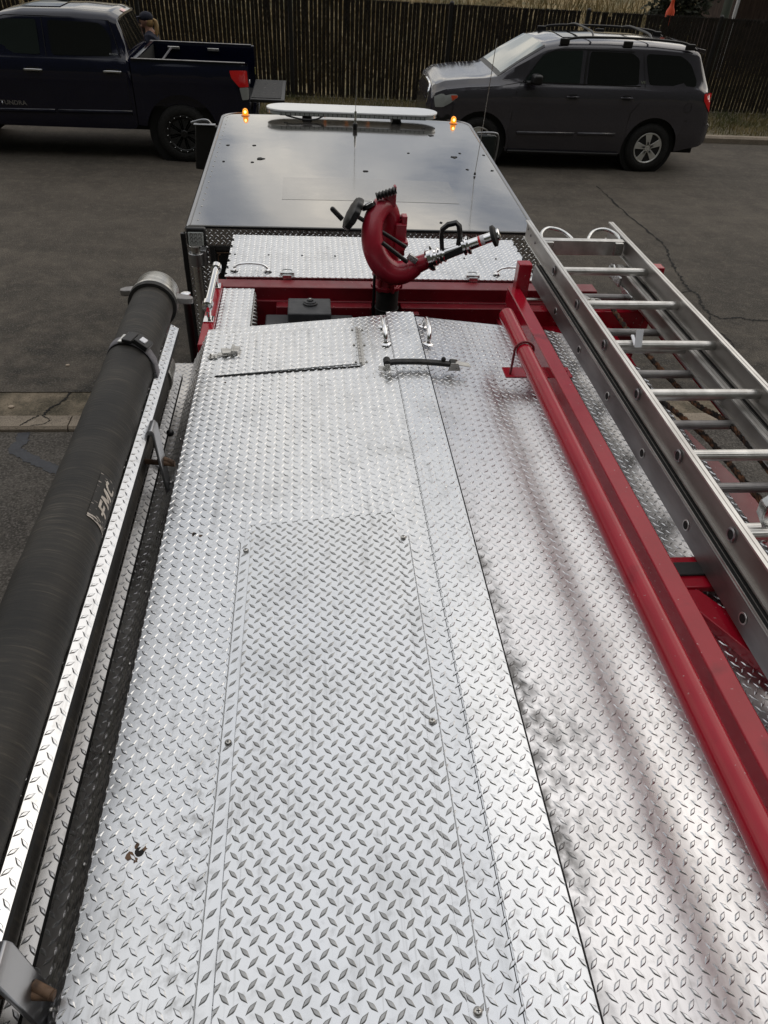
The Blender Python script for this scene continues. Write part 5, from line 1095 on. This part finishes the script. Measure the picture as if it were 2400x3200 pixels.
b = MB(); C1.line([(3.60, .585), (4.62, .600)], .045, .012, b); C1.line([(4.68, .600), (5.36, .612)], .045, .012, b); b.build('side_moulding', 'grey_car', suv, solid=.012)
b = MB(); b.bx(3.48, 5.50, 13.50, 13.62, .265, .31); b.build('running_board', 'black', suv, bevel=.015)
mi_ = MB().box((3.78, 13.40, 1.41), (.155, .21, .15), Matrix.Rotation(.12, 3, 'Z')).build('wing_mirror', 'black', suv, bevel=.045, seg=4)
MB().box((3.70, 13.50, 1.345), (.13, .12, .05)).build('mirror_arm', 'black', mi_, bevel=.015)
for yy in (13.735, 15.265):
    s_ = -1 if yy < 14.5 else 1
    rb = MB().tube(crom([(4.18, yy, 1.885), (4.28, yy, 1.945), (4.6, yy, 1.985), (5.5, yy, 2.0), (6.2, yy, 1.975), (6.42, yy, 1.925), (6.52, yy, 1.875)], 5), .020, 8).build('roof_rail', 'black', suv)
    for x in (4.24, 5.32, 6.40): MB().box((x, yy, 1.915), (.16, .045, .09)).build('rail_foot', 'black', rb, bevel=.012)
for x in (4.75, 5.75): MB().tube(crom([(x-.05, 13.735, 1.99), (x, 14.0, 2.04), (x, 14.5, 2.05), (x, 15.0, 2.04), (x-.05, 15.265, 1.99)], 5), .017, 8).build('roof_crossbar', 'black', suv)
b = MB(); b.prism([(6.52, 13.82, 1.905), (6.74, 13.84, 1.875), (6.77, 13.9, 1.80), (6.60, 13.84, 1.85)], (0, 1.32, 0)); b.build('rear_spoiler', 'grey_car', suv, bevel=.012)
C1.patch('tail_light', [(6.80, 1.28), (6.995, 1.27), (6.99, 1.14), (7.0, .98), (6.90, 1.08), (6.81, 1.18)], 'redlens', suv, off=.012, rad=.03)
C1.patch('headlight', [(2.13, 1.06), (2.24, 1.115), (2.50, 1.125), (2.53, 1.09), (2.40, .99), (2.28, .925), (2.16, .91)], 'lens', suv, off=.010, rad=.02)
C1.patch('turn_signal', [(2.43, 1.03), (2.40, 1.105), (2.515, 1.11), (2.51, 1.08)], 'orange', suv, off=.014, rad=.01)
C1.patch('front_bumper_trim', [(2.10, .60), (2.10, .82), (2.42, .82), (2.44, .60)], 'black', suv, off=.005, rad=.05)
b = MB()
for i in range(4): b.tube([(2.065-.012*abs(y-14.5), y, .74+.08*i) for y in np.linspace(14.0, 15.0, 7)], .016, 6)
b.build('grille', 'black', suv); gf = MB().tube(crom([(2.10, 13.93, .70), (2.075, 13.92, .95), (2.10, 13.95, 1.12), (2.12, 14.2, 1.165), (2.12, 14.8, 1.165), (2.10, 15.05, 1.12), (2.075, 15.08, .95), (2.10, 15.07, .70)], 5), .035, 8).build('grille_surround', 'chrome', suv)
text_on('V8', .055, C1, 5.625, 1.385, 'chrome', suv, .095)
MB().box((6.99, 13.62, .79), (.10, .03, .03)).build('bumper_step', 'grey_car', suv, bevel=.01)

# ---- navy pickup, nose to the left
pk = thing('pickup_truck', 'dark navy crew-cab pickup truck parked at left with its tailgate lowered', 'pickup truck', (-3.5, 14.27, 0))
C2 = Car(14.27, .975, [
    (-6.75, .60, .95, 1.05, .70, .55), (-6.66, .52, 1.10, 1.20, .84, .68), (-6.4, .50, 1.22, 1.32, .94, .78), (-5.9, .50, 1.32, 1.41, .985, .82), (-5.45, .50, 1.38, 1.46, 1, .84), (-5.25, .50, 1.41, 1.52, 1, .83),
    (-4.62, .49, 1.43, 1.97, 1, .76), (-4.3, .48, 1.43, 2.03, 1, .75), (-3.5, .48, 1.44, 2.05, 1, .75), (-3.0, .48, 1.44, 2.03, 1, .74), (-2.86, .48, 1.45, 1.97, 1, .74), (-2.745, .50, 1.455, 1.50, .995, .82), (-2.735, .55, 1.40, 1.42, .98, .80)],
    [(-5.72, .43, .53)])
C2.shell('cab', 'navy', pk, n=90)
C3 = Car(14.27, .98, [(-2.72, .55, 1.44, 1.46, .99, .93), (-2.6, .54, 1.44, 1.46, 1.0, .93), (-1.6, .54, 1.445, 1.465, 1.0, .93), (-1.1, .56, 1.45, 1.47, 1.0, .93), (-.95, .60, 1.45, 1.47, .985, .93), (-.915, .62, 1.44, 1.46, .965, .92)], [(-2.02, .43, .575)])
X = sorted(set(list(np.linspace(-2.72, -.915, 40))+[-2.02-.576, -2.02-.574, -2.02-.55, -2.02+.55, -2.02+.574, -2.02+.576]))
for sg in (1, -1):
    rows = [[Vector((x, 14.27-sg*w, z)) for w, z in C3.ring(x)[:8]]+[Vector((x, 14.27-sg*.925, 1.468)), Vector((x, 14.27-sg*.885, 1.462)), Vector((x, 14.27-sg*.880, 1.42)), Vector((x, 14.27-sg*.89, .80))] for x in X]
    b = MB(); b.grid(rows if sg > 0 else rows[::-1]); b.f.append(tuple(12*(len(X)-1)*(1 if sg > 0 else 0) + i for i in range(12))); b.mi.append(0); bed = b.build('bed_side', 'navy', pk, ang=35)
b = MB(); b.bx(-2.70, -.93, 13.38, 15.16, .78, .82); b.bx(-2.70, -2.64, 13.39, 15.15, .80, 1.44); b.bx(-2.62, -1.42, 13.385, 13.60, .82, 1.05); b.bx(-2.62, -1.42, 14.94, 15.155, .82, 1.05); b.build('bed_liner', 'matte', pk)
b = MB(); b.bx(-2.69, -2.63, 13.38, 15.16, 1.445, 1.475); b.build('bulkhead_rail', 'navy', bed, bevel=.008)
for y0_ in (13.325, 15.165): MB().bx(-2.70, -.96, y0_, y0_+.05, 1.4695, 1.480).build('rail_cap', 'alu_dark', bed, bevel=.004)
b = MB(); b.bx(-6.5, -.95, 13.6, 14.94, .42, .80); b.build('underbody', 'matte', pk)
for x, z in ((-2.30, 1.39), (-1.62, 1.385)): MB().box((x, 15.135, z), (.20, .03, .045)).build('tie_down_cleat', 'alu', bed, bevel=.008)
MB().tube(crom([(-2.34, 15.10, 1.39), (-2.42, 14.9, 1.30), (-2.50, 14.55, 1.20), (-2.60, 14.35, 1.08)], 6), .018, 6).build('hanging_strap', 'webbing', bed)
for xc in (-5.72, -2.02):
    MB().lathe((xc, 13.40, .43), (0, 1, 0), [(0, .56), (.35, .56)], 36).build('wheel_well', 'matte', pk); wheel(pk, xc, 13.315, .43, .43, .30, .27, 'npick'); wheel(pk, xc, 15.23, .43, .43, .30, .27, 'far')
tg = MB().bx(-.915, -.36, 13.42, 15.10, .915, .965).build('tailgate', 'black', pk, bevel=.012)
b = MB(); b.bx(-.90, -.42, 13.50, 15.02, .9655, .974); tp = b.build('tailgate_liner', 'rubber', tg, bevel=.004)
b = MB()
for x in (-.70, -.55):
    for y in (13.9, 14.3, 14.7): b.box((x, y, .976), (.05, .012, .003))
b.build('liner_slots', 'alu_dark', tg)
C3.patch('tail_light', [(-1.205, 1.372), (-.935, 1.378), (-.918, 1.15), (-1.065, 1.145), (-1.18, 1.27)], 'redlens', pk, off=.012, rad=.02); C3.patch('reverse_light', [(-1.065, 1.14), (-.918, 1.145), (-.925, .975), (-1.03, .965)], 'lens', pk, off=.011, rad=.02)
MB().lathe((-.905, 13.36, 1.22), (1, 0, 0), [(0, .03), (.01, .028)], 12).build('rear_reflector', 'white_tag', pk)
MB().bx(-1.0, -.80, 13.35, 15.19, .58, .74).build('rear_bumper', 'chrome', pk, bevel=.03)
MB().bx(-.912, -.902, 15.05, 15.11, 1.05, 1.15).build('far_reflector', simple('faded_yellow', (.25, .22, .05), .5), pk)
C2.patch('front_window', [(-5.15, 1.475), (-4.72, 1.83), (-4.50, 1.90), (-4.05, 1.915), (-4.05, 1.475)], 'glass_mid', pk, rad=.04)
C2.patch('rear_door_window', [(-3.88, 1.475), (-3.88, 1.912), (-3.12, 1.90), (-2.98, 1.75), (-2.98, 1.49)], 'glass_dark', pk, rad=.06)
C2.line([(-3.965, .55), (-3.965, 1.46), (-3.965, 1.93)], .012, .005).build('panel_gap', 'matte', pk); C2.line([(-2.80, .55), (-2.80, 1.2), (-2.86, 1.5), (-2.98, 1.93), (-3.9, 1.955), (-4.5, 1.945), (-4.75, 1.87)], .010, .005).build('panel_gap', 'matte', pk); C2.line([(-5.16, .9), (-5.18, 1.40)], .010, .005).build('panel_gap', 'matte', pk);
b = MB(); C2.line([(-5.0, .700), (-3.99, .715)], .055, .010, b); C2.line([(-3.94, .715), (-2.79, .73)], .055, .010, b); b.build('side_moulding', 'navy', pk, solid=.01)
handle(C2, -4.19, 1.278, pk, 'chrome', .27); handle(C2, -3.00, 1.292, pk, 'chrome', .27)
text_on('TUNDRA', .085, C2, -4.80, .785, 'alu_satin', pk, .40); text_on('TUNDRA', .032, C2, -3.02, 1.505, 'alu_satin', pk, .13)
# rear window, seats behind glass, third brake light
b = MB(); b.grid([[C2.top(x, t*.66, .010) for t in np.linspace(-1, 1, 9)] for x in np.linspace(-2.852, -2.752, 6)]); b.build('back_window', 'glass_dark', pk, ang=80)
b = MB(); b.grid([[C2.top(x, t*.10, .012) for t in np.linspace(-1, 1, 4)] for x in (-2.93, -2.865)]); b.build('third_brake_light', 'redlens', pk)
b = MB(); b.grid([[C2.top(x, t*C2.q(x, 5)*.95, .008) for t in np.linspace(-1, 1, 13)] for x in np.linspace(-5.22, -4.66, 9)]); b.build('windshield', 'windshield', pk, ang=80)
b = MB(); b.grid([[C2.top(x, t*.42, .010) for t in np.linspace(-1, 1, 7)] for x in np.linspace(-4.35, -3.75, 8)]); b.build('sunroof', 'glass_mid', pk, ang=80)
MB().tube(crom([(-4.1, 14.95, 2.045), (-3.9, 14.95, 2.075), (-3.1, 14.95, 2.075), (-2.95, 14.95, 2.04)], 4), .014, 6).build('roof_rack_bar', 'black', pk)

# ================================================================== PERSON beyond the pickup
pe = thing('person', 'person in dark cap and navy jacket with blond ponytail, standing beyond the pickup', 'person', (-2.74, 15.75, .1))
def skin_body(name, verts, edges, radii, mat, parent, root=0, sub=2):
    me = bpy.data.meshes.new(name); me.from_pydata([Vector(v) for v in verts], edges, []); me.materials.append(M[mat]); o = bpy.data.objects.new(name, me); SC.collection.objects.link(o)
    o.modifiers.new('skin', 'SKIN'); 
    if not me.skin_vertices: 
        bpy.context.view_layer.objects.active = o; o.select_set(True)
    sv = me.skin_vertices[0].data
    for i, r in enumerate(radii): sv[i].radius = (r if isinstance(r, tuple) else (r, r)); sv[i].use_root = (i == root)
    q = o.modifiers.new('sub', 'SUBSURF'); q.levels = sub; q.render_levels = sub
    for p in me.polygons: p.use_smooth = True
    adopt(o, parent); return o
bx_, by_ = -2.74, 15.75
J = {'pelvis': (0, 0, .98), 'waist': (0, 0, 1.12), 'chest': (-.02, 0, 1.32), 'neck0': (-.02, 0, 1.50), 'neck1': (-.05, 0, 1.58), 'head0': (-.07, 0, 1.66), 'head1': (-.075, 0, 1.75),
     'shL': (-.02, -.17, 1.46), 'elL': (-.12, -.24, 1.22), 'wrL': (-.30, -.18, 1.10), 'shR': (-.02, .17, 1.46), 'elR': (-.12, .24, 1.22), 'wrR': (-.30, .18, 1.10),
     'hipL': (0, -.10, .92), 'knL': (-.02, -.11, .52), 'anL': (0, -.11, .12), 'toL': (-.17, -.12, .06), 'hipR': (0, .10, .92), 'knR': (.02, .11, .52), 'anR': (.04, .11, .12), 'toR': (-.13, .12, .06)}
K_ = list(J); ed = [('pelvis', 'waist'), ('waist', 'chest'), ('chest', 'neck0'), ('neck0', 'neck1'), ('neck1', 'head0'), ('head0', 'head1'), ('neck0', 'shL'), ('shL', 'elL'), ('elL', 'wrL'), ('neck0', 'shR'), ('shR', 'elR'), ('elR', 'wrR'), ('pelvis', 'hipL'), ('hipL', 'knL'), ('knL', 'anL'), ('anL', 'toL'), ('pelvis', 'hipR'), ('hipR', 'knR'), ('knR', 'anR'), ('anR', 'toR')]
rd = {'pelvis': (.15, .11), 'waist': (.14, .10), 'chest': (.17, .12), 'neck0': .075, 'neck1': .055, 'head0': (.085, .085), 'head1': (.08, .085), 'shL': .065, 'elL': .042, 'wrL': .028, 'shR': .065, 'elR': .042, 'wrR': .028, 'hipL': .09, 'knL': .06, 'anL': .04, 'toL': .035, 'hipR': .09, 'knR': .06, 'anR': .04, 'toR': .035}
pbody = skin_body('body', [Vector(J[k])+Vector((bx_, by_, 0)) for k in K_], [(K_.index(a), K_.index(c)) for a, c in ed], [rd[k] for k in K_], 'skin', pe)
Jj = ['pelvis', 'waist', 'chest', 'neck0', 'neck1', 'shL', 'elL', 'wrL', 'shR', 'elR', 'wrR']
je = [('pelvis', 'waist'), ('waist', 'chest'), ('chest', 'neck0'), ('neck0', 'neck1'), ('neck0', 'shL'), ('shL', 'elL'), ('elL', 'wrL'), ('neck0', 'shR'), ('shR', 'elR'), ('elR', 'wrR')]
skin_body('jacket', [Vector(J[k])+Vector((bx_, by_, 0)) for k in Jj], [(Jj.index(a), Jj.index(c)) for a, c in je], [(rd[k][0]+.02, rd[k][1]+.02) if isinstance(rd[k], tuple) else rd[k]+.018 for k in Jj], 'cloth', pe)
Jl = ['pelvis', 'hipL', 'knL', 'anL', 'hipR', 'knR', 'anR']; le = [('pelvis', 'hipL'), ('hipL', 'knL'), ('knL', 'anL'), ('pelvis', 'hipR'), ('hipR', 'knR'), ('knR', 'anR')]
skin_body('trousers', [Vector(J[k])+Vector((bx_, by_, 0)) for k in Jl], [(Jl.index(a), Jl.index(c)) for a, c in le], [(rd[k][0]+.012, rd[k][1]+.012) if isinstance(rd[k], tuple) else rd[k]+.015 for k in Jl], 'jeans', pe)
hc = Vector((bx_-.075, by_, 1.70))
b = MB(); b.ball(hc, .102, 20, 14, (1.08, .84, 1.18)); b.ball(hc+Vector((-.112, 0, -.012)), .018, 8, 6, (1, .7, 1.2)); b.ball(hc+Vector((-.085, 0, -.085)), .035, 10, 6); b.ball(hc+Vector((.012, -.086, -.012)), .022, 8, 6, (.8, .4, 1.2)); b.ball(hc+Vector((.012, .086, -.012)), .022, 8, 6, (.8, .4, 1.2)); b.build('face', 'skin', pe)
b = MB(); b.ball(hc+Vector((-.094, -.032, .008)), .009, 8, 6); b.ball(hc+Vector((-.094, .032, .008)), .009, 8, 6); b.box(hc+Vector((-.103, 0, -.062)), (.006, .04, .006)); b.build('eyes_and_mouth', 'matte', pe)
b = MB(); b.ball(hc+Vector((.028, 0, -.012)), .100, 18, 12, (.92, .90, 1.1)); b.tube(crom([hc+Vector((.10, 0, .02)), hc+Vector((.155, -.01, .0)), hc+Vector((.165, -.015, -.10)), hc+Vector((.145, -.02, -.21)), hc+Vector((.13, -.02, -.27))], 6), [.022]*6+[.032]*12+[.024]*6+[.006], 10); b.build('hair', 'hair', pe)
b = MB(); b.ball(hc+Vector((.004, 0, .045)), .108, 20, 12, (1.12, .90, .86)); b.prism([hc+Vector((-.08, -.07, .052)), hc+Vector((-.19, -.055, .038)), hc+Vector((-.205, 0, .036)), hc+Vector((-.19, .055, .038)), hc+Vector((-.08, .07, .052))], (0, 0, .010)); b.build('cap', 'cloth', pe, bevel=.003)
for s_ in (-1, 1):
    o_ = Vector((bx_-.30, by_+s_*.18, 1.10)); vs = [o_, o_+Vector((-.05, 0, -.02))]; es_ = [(0, 1)]; rs = [.024, (.034, .016)]
    for k in range(4):
        a_ = (k-1.5)*.018; vs += [o_+Vector((-.09, a_, -.03)), o_+Vector((-.12+.004*abs(k-1.5), a_*1.1, -.045)), o_+Vector((-.135+.004*abs(k-1.5), a_*1.15, -.065))]; n_ = len(vs); es_ += [(1, n_-3), (n_-3, n_-2), (n_-2, n_-1)]; rs += [.0095, .009, .008]
    vs += [o_+Vector((-.05, -s_*.035, -.01)), o_+Vector((-.075, -s_*.05, -.03))]; n_ = len(vs); es_ += [(1, n_-2), (n_-2, n_-1)]; rs += [.011, .009]
    skin_body('hand', vs, es_, rs, 'skin', pe, 0, 1)
for nm, y_ in (('L', -.12), ('R', .12)): MB().tube(crom([(bx_+.05+.04*(nm == 'R'), by_+y_, .10), (bx_-.05, by_+y_, .09), (bx_-.17, by_+y_, .05)], 4), [.055]*4+[.05]*4+[.032], 12).build('shoe', 'black', pe)

# leaf litter scraps on the driveway and street: individual small stones
for (x, y, z, s_) in ((-2.95, 5.15, -.02, .018), (-2.6, 5.62, .002, .02), (-2.73, 5.61, .002, .014), (-2.3, 6.35, .006, .016)):
    pb = MB().ball((x, y, z), s_, 7, 5, (1.3, 1, .6)).build('pebble', simple('pale_pebble', (.42, .34, .26), .8))
    tag(pb, {-2.95: 'pale flat chip on the dark asphalt just below the kerb at the left edge', -2.6: 'pale pebble in the mossy gutter, right one of a pair', -2.73: 'pale pebble in the mossy gutter, left one of a pair', -2.3: 'small pale pebble on the street above the gutter'}[x], 'pebble', 'pebbles near the kerb')
